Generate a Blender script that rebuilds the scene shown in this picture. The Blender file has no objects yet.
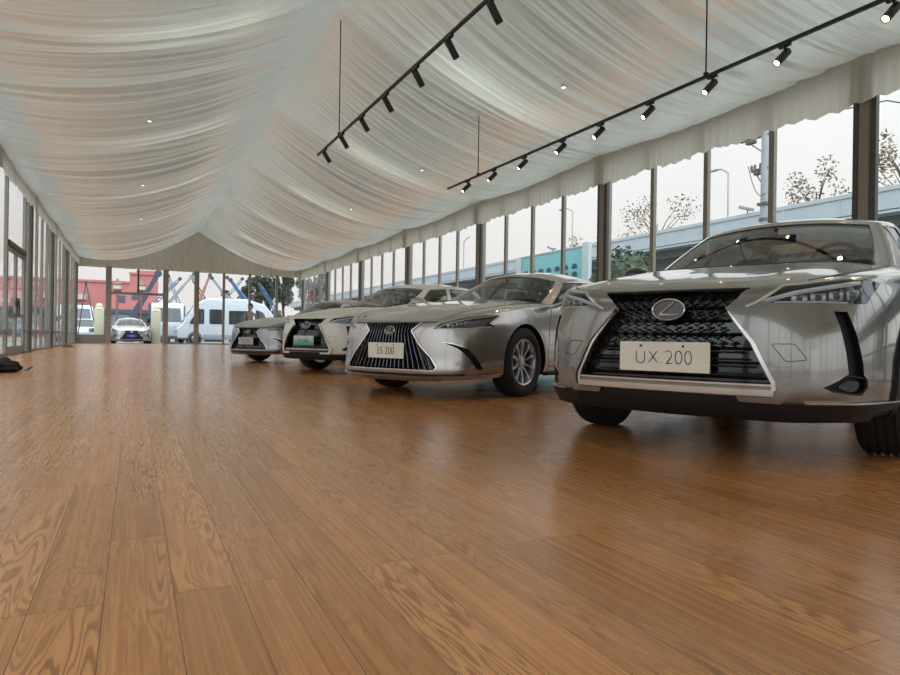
SKY, EXPO = 1.2, 0.16
import bpy, bmesh, math, random
import numpy as np
from mathutils import Vector, Matrix
from mathutils.bvhtree import BVHTree
from mathutils.geometry import delaunay_2d_cdt
PI = math.pi
C = bpy.context.scene.collection
R = math.radians

# ------------------------------------------------------------------ materials
MATS = {}
def srgb(r, g, b):
    f = lambda c: (c/255/12.92) if c/255 <= .04045 else ((c/255+.055)/1.055)**2.4
    return (f(r), f(g), f(b), 1)

def newmat(name):
    m = bpy.data.materials.new(name); m.use_nodes = True
    nt = m.node_tree; nt.nodes.clear()
    out = nt.nodes.new('ShaderNodeOutputMaterial')
    MATS[name] = m
    return m, nt, out

def link(nt, a, ao, b, bi): nt.links.new(a.outputs[ao], b.inputs[bi])

def pmat(name, col, rough=.5, metal=0, coat=0, spec=.5, noise=.06, scale=20, bump=0, coat_rough=.03, bscale=None, aniso=0):
    """principled material whose colour is broken up by a procedural noise"""
    m, nt, out = newmat(name)
    b = nt.nodes.new('ShaderNodeBsdfPrincipled')
    link(nt, b, 'BSDF', out, 'Surface')
    tc = nt.nodes.new('ShaderNodeTexCoord')
    n = nt.nodes.new('ShaderNodeTexNoise'); n.inputs['Scale'].default_value = scale; n.inputs['Detail'].default_value = 4
    link(nt, tc, 'Object', n, 'Vector')
    cr = nt.nodes.new('ShaderNodeValToRGB')
    c = col
    lo = tuple(max(0, x*(1-noise)) for x in c[:3])+(1,); hi = tuple(min(1, x*(1+noise)) for x in c[:3])+(1,)
    cr.color_ramp.elements[0].color = lo; cr.color_ramp.elements[1].color = hi
    cr.color_ramp.elements[0].position = .35; cr.color_ramp.elements[1].position = .65
    link(nt, n, 'Fac', cr, 'Fac'); link(nt, cr, 'Color', b, 'Base Color')
    b.inputs['Roughness'].default_value = rough; b.inputs['Metallic'].default_value = metal
    b.inputs['Coat Weight'].default_value = coat; b.inputs['Coat Roughness'].default_value = coat_rough
    b.inputs['Specular IOR Level'].default_value = spec
    if bump:
        bp = nt.nodes.new('ShaderNodeBump'); bp.inputs['Strength'].default_value = bump; bp.inputs['Distance'].default_value = .01
        if bscale:
            n2 = nt.nodes.new('ShaderNodeTexNoise'); n2.inputs['Scale'].default_value = bscale; n2.inputs['Detail'].default_value = 5
            link(nt, tc, 'Object', n2, 'Vector'); link(nt, n2, 'Fac', bp, 'Height')
        else: link(nt, n, 'Fac', bp, 'Height')
        link(nt, bp, 'Normal', b, 'Normal')
    return m

def glassmat(name, tint, ior=1.5, rough=0, boost=1.0):
    """thin pane: clear transmission with a fresnel reflection"""
    m, nt, out = newmat(name)
    t = nt.nodes.new('ShaderNodeBsdfTransparent'); t.inputs['Color'].default_value = (*tint, 1)
    g = nt.nodes.new('ShaderNodeBsdfGlossy'); g.inputs['Roughness'].default_value = rough
    f = nt.nodes.new('ShaderNodeFresnel'); f.inputs['IOR'].default_value = ior
    mx = nt.nodes.new('ShaderNodeMixShader')
    mu = nt.nodes.new('ShaderNodeMath'); mu.operation = 'MULTIPLY'; mu.use_clamp = True; mu.inputs[1].default_value = boost
    ge = nt.nodes.new('ShaderNodeNewGeometry'); io = nt.nodes.new('ShaderNodeMix'); io.data_type = 'FLOAT'   # same reflection from either face of the pane
    io.inputs[2].default_value = ior; io.inputs[3].default_value = 1/ior; link(nt, ge, 'Backfacing', io, 0); nt.links.new(io.outputs[0], f.inputs['IOR'])
    link(nt, f, 'Fac', mu, 0); link(nt, mu, 'Value', mx, 'Fac'); link(nt, t, 'BSDF', mx, 1); link(nt, g, 'BSDF', mx, 2)
    link(nt, mx, 'Shader', out, 'Surface')
    return m

def emat(name, col, strength):
    m, nt, out = newmat(name)
    e = nt.nodes.new('ShaderNodeEmission'); e.inputs['Color'].default_value = (*col, 1); e.inputs['Strength'].default_value = strength
    link(nt, e, 'Emission', out, 'Surface')
    return m

# ------------------------------------------------------------------ objects
def empty(name, loc=(0, 0, 0), rz=0, label=None, cat=None, group=None, kind=None, parent=None):
    o = bpy.data.objects.new(name, None); C.objects.link(o)
    o.empty_display_size = .2
    o.location = loc; o.rotation_euler = (0, 0, rz)
    tag(o, label, cat, group, kind)
    if parent: o.parent = parent
    return o

def tag(o, label=None, cat=None, group=None, kind=None):
    if label: o['label'] = label
    if cat: o['category'] = cat
    if group: o['group'] = group
    if kind: o['kind'] = kind
    return o

def finish(me, mats, smooth=None):
    for m in (mats if isinstance(mats, (list, tuple)) else [mats]): me.materials.append(m)
    if smooth is not None:
        me.polygons.foreach_set('use_smooth', [True]*len(me.polygons))
        if smooth < 180: me.set_sharp_from_angle(angle=R(smooth))
    me.update()

def obj(name, src, mats, parent=None, smooth=None, loc=None, rot=None):
    """links a bmesh (or mesh data) as ONE mesh object"""
    if isinstance(src, bmesh.types.BMesh):
        me = bpy.data.meshes.new(name); src.normal_update(); src.to_mesh(me); src.free()
    else: me = src
    if mats is not None: finish(me, mats, smooth)
    o = bpy.data.objects.new(name, me); C.objects.link(o)
    if parent is not None: o.parent = parent
    if loc is not None: o.location = loc
    if rot is not None: o.rotation_euler = rot
    return o

def islands(bm):
    bm.verts.index_update(); seen = set(); out = []
    for v in bm.verts:
        if v in seen: continue
        st = [v]; seen.add(v); comp = []
        while st:
            q = st.pop(); comp.append(q)
            for e in q.link_edges:
                w = e.other_vert(q)
                if w not in seen: seen.add(w); st.append(w)
        out.append(comp)
    return out
def pieces(name, bm, mats, parent=None, smooth=None):
    """every separate piece of a bmesh becomes a mesh object of its own"""
    bm.normal_update(); out = []
    for comp in islands(bm):
        nb = B(); mp = {v: nb.verts.new(v.co) for v in comp}
        for f in {f for v in comp for f in v.link_faces}:
            try: nb.faces.new([mp[v] for v in f.verts])
            except ValueError: pass
        bmesh.ops.recalc_face_normals(nb, faces=nb.faces)
        out.append(obj(name, nb, mats, parent, smooth))
    bm.free(); return out

def copy_tree(o, parent=None):
    c = o.copy(); C.objects.link(c)
    if parent is not None: c.parent = parent
    for ch in list(o.children): copy_tree(ch, c)
    return c

def B(): return bmesh.new()
def box(bm, lo, hi, bev=0, mat=0, M=None):
    r = bmesh.ops.create_cube(bm, size=1)
    vs = r['verts']
    c = [(a+b)/2 for a, b in zip(lo, hi)]; s = [abs(b-a) for a, b in zip(lo, hi)]
    for v in vs: v.co = Vector((v.co.x*s[0]+c[0], v.co.y*s[1]+c[1], v.co.z*s[2]+c[2]))
    fs = {f for v in vs for f in v.link_faces}
    for f in fs: f.material_index = mat
    if bev:
        es = list({e for v in vs for e in v.link_edges})
        g = bmesh.ops.bevel(bm, geom=es, offset=bev, segments=2, affect='EDGES', profile=.5)
        vs = list({v for f in g['faces'] for v in f.verts} | {v for v in vs if v.is_valid})
        for f in g['faces']: f.material_index = mat
    if M is not None: bmesh.ops.transform(bm, matrix=M, verts=vs)
    return vs

def tube(bm, pts, rad, seg=8, mat=0, cap=True):
    """round bar along a polyline; rad number or list"""
    pts = [Vector(p) for p in pts]; n = len(pts)
    rad = rad if isinstance(rad, (list, tuple)) else [rad]*n
    rings = []; prev = None
    for i, p in enumerate(pts):
        d = (pts[min(i+1, n-1)]-pts[max(i-1, 0)]).normalized()
        if prev is None:
            a = d.cross(Vector((0, 0, 1)))
            if a.length < .05: a = d.cross(Vector((1, 0, 0)))
        else: a = prev-d*prev.dot(d)
        a.normalize(); prev = a; b = d.cross(a)
        rings.append([bm.verts.new(p+(a*math.cos(2*PI*k/seg)+b*math.sin(2*PI*k/seg))*rad[i]) for k in range(seg)])
    for i in range(n-1):
        for k in range(seg):
            f = bm.faces.new((rings[i][k], rings[i][(k+1) % seg], rings[i+1][(k+1) % seg], rings[i+1][k])); f.material_index = mat
    if cap:
        for r_, rev in ((rings[0], True), (rings[-1], False)):
            f = bm.faces.new(r_[::-1] if rev else r_); f.material_index = mat
    return rings

def lathe(bm, prof, seg=32, axis='z', mat=0, M=None, closed=False):
    """prof list of (r, h)"""
    rings = []
    for r, h in prof:
        ring = []
        for k in range(seg):
            a = 2*PI*k/seg; c, s = math.cos(a)*r, math.sin(a)*r
            co = Vector((c, s, h)) if axis == 'z' else Vector((c, h, s)) if axis == 'y' else Vector((h, c, s))
            if M is not None: co = M @ co
            ring.append(bm.verts.new(co))
        rings.append(ring)
    n = len(rings)
    for i in range(n if closed else n-1):
        a, b = rings[i], rings[(i+1) % n]
        for k in range(seg):
            f = bm.faces.new((a[k], a[(k+1) % seg], b[(k+1) % seg], b[k])); f.material_index = mat
    if not closed:
        for ring, rv in ((rings[0], True), (rings[-1], False)):
            if (ring[0].co-ring[1].co).length > 1e-5:
                f = bm.faces.new(ring[::-1] if rv else ring); f.material_index = mat
    bmesh.ops.remove_doubles(bm, verts=[v for r_ in rings for v in r_], dist=1e-5)
    bmesh.ops.recalc_face_normals(bm, faces=bm.faces)

def prism(bm, poly, lo, hi, axis='x', mat=0):
    """extrude a 2D polygon along an axis; poly coords are the other two axes in order"""
    def P(a, b, h): return (h, a, b) if axis == 'x' else (a, h, b) if axis == 'y' else (a, b, h)
    v0 = [bm.verts.new(P(a, b, lo)) for a, b in poly]; v1 = [bm.verts.new(P(a, b, hi)) for a, b in poly]
    n = len(poly); fs = [bm.faces.new(v0[::-1]), bm.faces.new(v1)]
    for i in range(n): fs.append(bm.faces.new((v0[i], v0[(i+1) % n], v1[(i+1) % n], v1[i])))
    for f in fs: f.material_index = mat
    bmesh.ops.recalc_face_normals(bm, faces=fs)
    return v0+v1

def grid_mesh(bm, G, closed_u=False, closed_v=False, mat=0):
    """G[i][j] -> verts/faces"""
    V = [[bm.verts.new(p) for p in row] for row in G]
    nu, nv = len(V), len(V[0])
    for i in range(nu if closed_u else nu-1):
        for j in range(nv if closed_v else nv-1):
            q = (V[i][j], V[(i+1) % nu][j], V[(i+1) % nu][(j+1) % nv], V[i][(j+1) % nv])
            f = bm.faces.new(q); f.material_index = mat
    return V

def text_mesh(body, size, thin=0.0, extrude=.0008, squeeze=1.0):
    cu = bpy.data.curves.new('lettering', 'FONT'); cu.body = body; cu.size = size; cu.extrude = extrude; cu.offset = thin
    cu.align_x = 'CENTER'; cu.align_y = 'CENTER'
    o = bpy.data.objects.new('tmp', cu); C.objects.link(o)
    dg = bpy.context.evaluated_depsgraph_get()
    me = bpy.data.meshes.new_from_object(o.evaluated_get(dg))
    bpy.data.objects.remove(o); bpy.data.curves.remove(cu)
    for v in me.vertices: v.co.x *= squeeze
    me.materials.clear()
    return me

# ------------------------------------------------------------------ curved surfaces
def spl(P, k, g0=None, g1=None):
    """interpolating centripetal spline through P (n,d); k divisions per span (int or list)"""
    P = np.asarray(P, float); n = len(P)
    ks = [k]*(n-1) if isinstance(k, int) else k
    a = P[1]*0+2*P[0]-P[1] if g0 is None else np.asarray(g0, float)
    b = 2*P[-1]-P[-2] if g1 is None else np.asarray(g1, float)
    Q = np.vstack([a, P, b])
    d = np.maximum(np.linalg.norm(np.diff(Q, axis=0), axis=1), 1e-5)**.6
    out = []
    T = np.zeros_like(P)
    for i in range(n):
        d0, d1 = d[i], d[i+1]
        T[i] = ((Q[i+1]-Q[i])/d0*d1+(Q[i+2]-Q[i+1])/d1*d0)/(d0+d1)
    for i in range(n-1):
        h = d[i+1]
        for j in range(ks[i]):
            t = j/ks[i]; t2, t3 = t*t, t*t*t
            out.append((2*t3-3*t2+1)*P[i]+(t3-2*t2+t)*h*T[i]+(-2*t3+3*t2)*P[i+1]+(t3-t2)*h*T[i+1])
    out.append(P[-1])
    return np.array(out)

def lin(x, tab):
    xs, ys = zip(*sorted(tab)); return float(np.interp(x, xs, ys))
class Cur:
    """smooth 1-D curve through a table"""
    def __init__(s, tab):
        P = np.array(sorted(tab), float); D = spl(P, 10); s.x, s.y = D[:, 0], D[:, 1]
    def __call__(s, x): return float(np.interp(x, s.x, s.y))

def inpoly(p, poly):
    x, y = p; ins = False; n = len(poly)
    for i in range(n):
        x1, y1 = poly[i]; x2, y2 = poly[(i+1) % n]
        if (y1 > y) != (y2 > y) and x < (x2-x1)*(y-y1)/(y2-y1)+x1: ins = not ins
    return ins
def resample(poly, step, closed=True):
    out = []; n = len(poly)
    for i in range(n if closed else n-1):
        a, b = np.array(poly[i], float), np.array(poly[(i+1) % n], float)
        m = max(1, int(math.ceil(np.linalg.norm(b-a)/step)))
        for j in range(m): out.append(tuple(a+(b-a)*j/m))
    if not closed: out.append(tuple(poly[-1]))
    return out
def rounded(poly, r, n=4):
    """round the corners of a 2D polygon"""
    out = []; m = len(poly)
    for i in range(m):
        p, a, b = (np.array(poly[j % m], float) for j in (i, i-1, i+1))
        da, db = a-p, b-p; la, lb = np.linalg.norm(da), np.linalg.norm(db)
        q = min(r, la*.45, lb*.45)
        s, e = p+da/la*q, p+db/lb*q
        for t in np.linspace(0, 1, n+1): out.append(tuple((1-t)**2*s+2*t*(1-t)*p+t*t*e))
    return out
# ------------------------------------------------------------------ car bodies
class Surf:
    """lofted half body, mirrored; keeps a ray-cast tree so that details can be laid onto its skin"""
    def __init__(s, half, rowmark=None):
        s.half = half
        bm = B(); grid_mesh(bm, half)
        g = bmesh.ops.duplicate(bm, geom=bm.verts[:]+bm.edges[:]+bm.faces[:])
        for e in g['geom']:
            if isinstance(e, bmesh.types.BMVert): e.co.y *= -1
        bmesh.ops.reverse_faces(bm, faces=[e for e in g['geom'] if isinstance(e, bmesh.types.BMFace)])
        bmesh.ops.remove_doubles(bm, verts=bm.verts, dist=2e-4)
        bmesh.ops.dissolve_degenerate(bm, dist=1e-5, edges=bm.edges)
        bmesh.ops.recalc_face_normals(bm, faces=bm.faces)
        s.bm = bm; s.tree = BVHTree.FromBMesh(bm)
    def hit(s, o, d):
        l, n, i, _ = s.tree.ray_cast(Vector(o), Vector(d))
        if l is None: l, n, i, _ = s.tree.find_nearest(Vector(o)+Vector(d)*4.2)
        return l, n
    def at(s, a, b, phi=0):
        if phi == 'top': return s.hit((a, b, 5), (0, 0, -1))
        p = R(phi); d = Vector((-math.cos(p), -math.sin(p), 0)); e = Vector((-math.sin(p), math.cos(p), 0))
        return s.hit(e*a-d*5+Vector((0, 0, b)), d)
    def patch(s, poly, phi=0, off=.004, thick=.01, step=.02, bm=None, mirror=False, mat=0, flat=None):
        """solid piece following the skin: outline poly seen along phi, standing off by off"""
        bm = bm or B()
        bd = resample(poly, step); nb = len(bd)
        xs = [p[0] for p in bd]; ys = [p[1] for p in bd]
        pts = list(bd)
        x = min(xs)+step*.5
        while x < max(xs):
            y = min(ys)+step*.5
            while y < max(ys):
                if inpoly((x, y), bd) and min((x-p[0])**2+(y-p[1])**2 for p in bd) > (step*.45)**2: pts.append((x, y))
                y += step
            x += step
        r = delaunay_2d_cdt([Vector(p) for p in pts], [], [list(range(nb))], 1, 1e-6)
        vco, faces = r[0], r[2]
        lo, up = [], []
        for v in vco:
            l, n = s.at(v.x, v.y, phi)
            a, b = l+n*off, l+n*(off-thick)
            if mirror: a.y *= -1; b.y *= -1
            up.append(bm.verts.new(a)); lo.append(bm.verts.new(b))
        cnt = {}
        fs = []
        for f in faces:
            fs.append(bm.faces.new([up[i] for i in f])); fs.append(bm.faces.new([lo[i] for i in reversed(f)]))
            for i in range(len(f)):
                k = (f[i], f[(i+1) % len(f)]); cnt[k] = 1
        for (i, j) in list(cnt):
            if (j, i) not in cnt: fs.append(bm.faces.new((up[j], up[i], lo[i], lo[j])))
        for f in fs: f.material_index = mat
        bmesh.ops.recalc_face_normals(bm, faces=fs)
        return bm
    def strip(s, pts, width, phi=0, off=.004, thick=.008, step=.02, **k):
        """thin band along an open 2D line"""
        P = np.array(resample(pts, step, closed=False)); n = len(P); L, Q = [], []
        for i in range(n):
            t = P[min(i+1, n-1)]-P[max(i-1, 0)]; t /= max(np.linalg.norm(t), 1e-9); m = np.array([-t[1], t[0]])
            w = width if not callable(width) else width(i/(n-1))
            L.append(tuple(P[i]+m*w/2)); Q.append(tuple(P[i]-m*w/2))
        return s.patch(L+Q[::-1], phi, off, thick, max(step, width if not callable(width) else step), **k)
    def line3(s, pts, phi=0, off=.006, step=.02):
        out = []
        for a, b in resample(pts, step, closed=False):
            l, n = s.at(a, b, phi); out.append(l+n*off)
        return out

def boolean(bm_main, mats_main, cutters):
    """difference of closed meshes, one cutter after the other; every cutter is (bmesh, material)"""
    me = bpy.data.meshes.new('m'); bm_main.to_mesh(me)
    for m in mats_main: me.materials.append(m)
    def vol(m):
        t = B(); t.from_mesh(m); v = abs(t.calc_volume()); t.free(); return v
    for cb, cm in cutters:
        bmesh.ops.recalc_face_normals(cb, faces=cb.faces)
        v0 = vol(me)
        for k in range(4):
            if k: bmesh.ops.translate(cb, vec=(.0007*k, .0, .0011*k), verts=cb.verts)
            c = bpy.data.meshes.new('c'); cb.to_mesh(c); c.materials.append(cm)
            o = bpy.data.objects.new('m', me); C.objects.link(o)
            co = bpy.data.objects.new('c', c); C.objects.link(co)
            md = o.modifiers.new('b', 'BOOLEAN'); md.operation = 'DIFFERENCE'; md.object = co; md.solver = 'EXACT'; md.material_mode = 'TRANSFER'
            bpy.context.view_layer.update()
            dg = bpy.context.evaluated_depsgraph_get()
            res = bpy.data.meshes.new_from_object(o.evaluated_get(dg))
            bpy.data.objects.remove(o); bpy.data.objects.remove(co); bpy.data.meshes.remove(c)
            if vol(res) > .8*v0: break
        bpy.data.meshes.remove(me); me = res; cb.free()
    return me

def loft_body(sp, ku=4, kv=4):
    """control columns round the plan, control rows from the sill up and over to the centre line"""
    hc, he, yw, p = sp['hc'], sp['he'], sp['yw'], sp.get('crown', 2.4)
    def H(x, y):
        q = min(1.15, abs(y)/yw)
        z = hc(x)+(he(x)-hc(x))*q**p
        for (yc, sg, amp, x0, x1) in sp.get('ridges', ()):
            f = max(0, min(1, (x-x0)/.5))*max(0, min(1, (x1-x)/.35)); f = f*f*(3-2*f)
            z += amp*f*math.exp(-((abs(y)-yc)/sg)**2)
        return z
    sp['H'] = H
    prof = sp['prof']; cols = []
    plan = sp['plan']; n = len(plan)
    for i, (px, py, wF, sx) in enumerate(plan):
        a = np.array(plan[max(i-1, 0)][:2]); b = np.array(plan[min(i+1, n-1)][:2])
        if i == 0: nx, ny = 1., 0.
        elif i == n-1: nx, ny = -1., 0.
        else:
            t = b-a; t /= np.linalg.norm(t); nx, ny = -t[1]*-1, t[0]*-1
            nx, ny = (t[1], -t[0])
        if wF >= 0: pr = [tuple(wF*f+(1-wF)*s for f, s in zip(F, S)) for F, S in zip(prof['F'], prof['S'])]
        else: pr = [tuple(-wF*f+(1+wF)*s for f, s in zip(F, S)) for F, S in zip(prof['R'], prof['S'])]
        rows = []
        for (ins, z, k) in pr:
            x, y = px-ins*nx, max(0, py-ins*ny) if py > 0 else 0
            zz = (1-k)*z+k*(H(x, y)+z)      # k=0: absolute height, k=1: relative to the skin of the hood
            rows.append((x, y, zz))
        x9, y9 = rows[-1][0], rows[-1][1]
        up = [(x9+(sx-x9)*f, y9*(1-f), H(x9+(sx-x9)*f, y9*(1-f))) for f in (.12, .3, .55, .8, 1)]
        x1, y1, z1 = rows[0]
        dn = [(sx*.9+x1*.1, 0, z1+.02), (x1*.7+sx*.3, y1*.7, z1+.01)]
        cols.append(np.array(dn+rows+up))
    A = []
    for c in cols:
        g0 = c[1].copy(); g0[1] *= -1; g1 = c[-2].copy(); g1[1] *= -1; g1[0] = 2*c[-1][0]-c[-2][0]
        A.append(spl(c, sp.get('kv', kv), g0, g1))
    A = np.array(A)
    out = []
    for j in range(A.shape[1]):
        r = A[:, j]; g0 = r[1].copy(); g0[1] *= -1; g1 = r[-2].copy(); g1[1] *= -1
        out.append(spl(r, ku, g0, g1))
    out = np.array(out).transpose(1, 0, 2)
    out[0, :, 1] = 0; out[-1, :, 1] = 0; out[:, 0, 1] = 0; out[:, -1, 1] = 0
    out[:, :, 1] = np.maximum(out[:, :, 1], 0)
    return Surf(out)

def loft_cabin(sp, H, k=3):
    """greenhouse: glass, pillars and roof from bottom/top lines of the pillars"""
    cols = sp['cabin']; zr = sp['roof']; rows = []
    for (bx, by, tx, ty) in cols:
        zb = H(bx, by)-.05; zt = zr(tx, ty)
        c = []
        for t in (0, .09, .36, .65, sp.get('gt', .92), 1.):
            bl = sp.get('bulge', .025)*4*t*(1-t)
            x, y = bx+(tx-bx)*t, by+(ty-by)*t
            y += bl*min(1, by/.5); x += bl*.6*(1-min(1, by/.7))*(1 if bx > -1.5 else -1)
            c.append((x, y, zb+(zt-zb)*t))
        for f in (.1, .45, .75, 1):
            x = tx+(sp['rsx'](tx)-tx)*f; y = ty*(1-f); c.append((x, y, zr(x, y)+ (0 if f > .1 else 0)))
        rows.append(np.array(c))
    A = []
    for c in rows:
        g1 = c[-2].copy(); g1[1] *= -1
        A.append(spl(c, k, None, g1))
    A = np.array(A); out = []
    for j in range(A.shape[1]):
        r = A[:, j]; g0 = r[1].copy(); g0[1] *= -1; g1 = r[-2].copy(); g1[1] *= -1
        out.append(spl(r, k, g0, g1))
    G = np.array(out).transpose(1, 0, 2)
    G[0, :, 1] = 0; G[-1, :, 1] = 0; G[:, -1, 1] = 0; G[:, :, 1] = np.maximum(G[:, :, 1], 0)
    return G, k

def cabin_part(G, k, cells, mirror='both', thick=0, off=0):
    """faces of the greenhouse whose control cell is in cells(i, j) -> bmesh"""
    bm = B()
    sides = (1, -1) if mirror == 'both' else ((1,) if mirror == 'left' else (-1,))
    for sg in sides:
        V = {}
        def v(i, j):
            if (i, j) not in V: V[i, j] = bm.verts.new((G[i][j][0], G[i][j][1]*sg, G[i][j][2]))
            return V[i, j]
        for i in range(len(G)-1):
            for j in range(len(G[0])-1):
                if cells(i//k, j//k):
                    q = [v(i, j), v(i, j+1), v(i+1, j+1), v(i+1, j)]
                    if sg < 0: q.reverse()
                    try: bm.faces.new(q)
                    except ValueError: pass
    bmesh.ops.remove_doubles(bm, verts=bm.verts, dist=2e-4)
    bmesh.ops.recalc_face_normals(bm, faces=bm.faces)
    # outward = away from the cabin's middle line
    s = sum(((f.calc_center_median()-Vector((-1.6, 0, .9))).dot(f.normal)*f.calc_area() for f in bm.faces))
    if s < 0: bmesh.ops.reverse_faces(bm, faces=bm.faces)
    bm.normal_update()
    if off or thick:
        for vv in bm.verts: vv.co += vv.normal*off
    if thick: bmesh.ops.solidify(bm, geom=bm.faces[:], thickness=thick)
    return bm

# ------------------------------------------------------------------ wheels
def tyre_bm(r, w, rim, tread=True):
    bm = B()
    h = w/2
    prof = [(rim-.012, -h*.82), (rim+.02, -h*.98), (rim+(r-rim)*.5, -h*1.02), (r-.03, -h*.96), (r-.008, -h*.82)]
    if tread:
        for a in (-.5, -.17, .17, .5):
            y = a*h
            prof += [(r, y-.2*h*.5-.012), (r, y-.011), (r-.009, y-.006), (r-.009, y+.006), (r, y+.011)]
    else: prof += [(r, -h*.6), (r+.001, 0), (r, h*.6)]
    prof += [(r-.008, h*.82), (r-.03, h*.96), (rim+(r-rim)*.5, h*1.02), (rim+.02, h*.98), (rim-.012, h*.82), (rim-.02, h*.4), (rim-.02, -h*.4)]
    prof = sorted(prof[:0])+prof
    lathe(bm, prof, 64, 'y', closed=True)
    return bm
def rim_bm(rim, w, n=10, twin=False):
    """rim barrel, spokes and hub; the visible face looks to +y"""
    bm = B(); h = w/2
    lathe(bm, [(rim, h*.86), (rim-.006, h*.9), (rim-.018, h*.84), (rim-.03, h*.5), (rim-.035, -h*.8), (rim, -h*.82), (rim+.003, -h*.7), (rim+.003, h*.7)], 48, 'y', closed=True)
    lathe(bm, [(0, h*.62), (.03, h*.62), (.062, h*.55), (.068, h*.3), (.0, h*.25)], 24, 'y')
    for k in range(n):
        if twin: a = 2*PI*(k//2)/(n//2)+(-1 if k % 2 else 1)*.13
        else: a = 2*PI*k/n
        a1 = 2*PI*(k//2)/(n//2)+(-1 if k % 2 else 1)*(.36 if twin else 0) if twin else a
        t0 = Vector((math.cos(a), 0, math.sin(a))); t1 = Vector((math.cos(a1), 0, math.sin(a1)))
        p0, p1 = t0*.05, t1*(rim-.014)
        d = (p1-p0).normalized(); sd = d.cross(Vector((0, 1, 0)))
        for (f0, f1) in ((0, 1),):
            q = []
            for (p, ww, yy) in ((p0, .017, h*.5), (p0*.5+p1*.5, .0125, h*.72), (p1, .016, h*.74)):
                q.append([bm.verts.new(p+sd*ww+Vector((0, yy-.03, 0))), bm.verts.new(p+sd*ww*.55+Vector((0, yy, 0))),
                          bm.verts.new(p-sd*ww*.55+Vector((0, yy, 0))), bm.verts.new(p-sd*ww+Vector((0, yy-.03, 0)))])
            for a_, b_ in zip(q, q[1:]):
                for j in range(4): bm.faces.new((a_[j], a_[(j+1) % 4], b_[(j+1) % 4], b_[j]))
            bm.faces.new(q[0][::-1]); bm.faces.new(q[-1])
    bmesh.ops.recalc_face_normals(bm, faces=bm.faces)
    return bm
def disc_bm(rad, h):
    bm = B(); lathe(bm, [(0, -.01), (rad, -.01), (rad, .008), (.06, .012), (0, .012)], 32, 'y'); return bm

def add_wheels(root, wb, track, r, w, rim, n, twin, m_rim, far=False):
    bt = tyre_bm(r, w, rim, not far); br = rim_bm(rim, w, n, twin); bd = disc_bm(rim*.72, w)
    mt = mr = mdk = None
    for x in (0, -wb):
        for s in (1, -1):
            wl = obj('wheel', br if mr is None else mr, m_rim if mr is None else None, root, 40)
            mr = mr or wl.data
            wl.location = (x, s*(track/2), r); wl.rotation_euler = (0, 0, 0 if s > 0 else PI)
            t = obj('tyre', bt if mt is None else mt, MATS['rubber'] if mt is None else None, wl, 35); mt = mt or t.data
            d = obj('brake_disc', bd if mdk is None else mdk, MATS['brake'] if mdk is None else None, wl, 40); mdk = mdk or d.data

# ------------------------------------------------------------------ small car pieces
def emblem(root, S, y, z, w, h, phi=0):
    l, n = S.at(y, z, phi)
    bm = B()
    N = 40
    def el(t, a, b): return (math.cos(t)*a, math.sin(t)*b)
    tube(bm, [(.012, *el(2*PI*k/N, w/2, h/2)) for k in range(N)]+[(.012, *el(0, w/2, h/2))], h*.055, 6, cap=False)
    # slanted stroke and foot
    for pts in ([(w*.16, h*.36), (-w*.22, -h*.16), (-w*.25, -h*.27)], [(-w*.27, -h*.24), (.0, -h*.25), (w*.33, -h*.23)]):
        tube(bm, [(.014, a, b) for a, b in pts], h*.06, 6)
    ba = B(); prism(ba, [el(2*PI*k/N, w*.49, h*.49) for k in range(N)], .0, .008)
    M = Matrix.Translation(l+Vector((-.012, 0, 0)))
    e = obj('emblem', bm, MATS['chrome'], root, 60); e.location = M.translation; e.rotation_euler = (0, -R(8), 0)
    obj('emblem_plate', ba, MATS['gloss_black'], e, 30)
    e['label'] = 'chrome oval emblem with a slanted letter'
    return e

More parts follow.
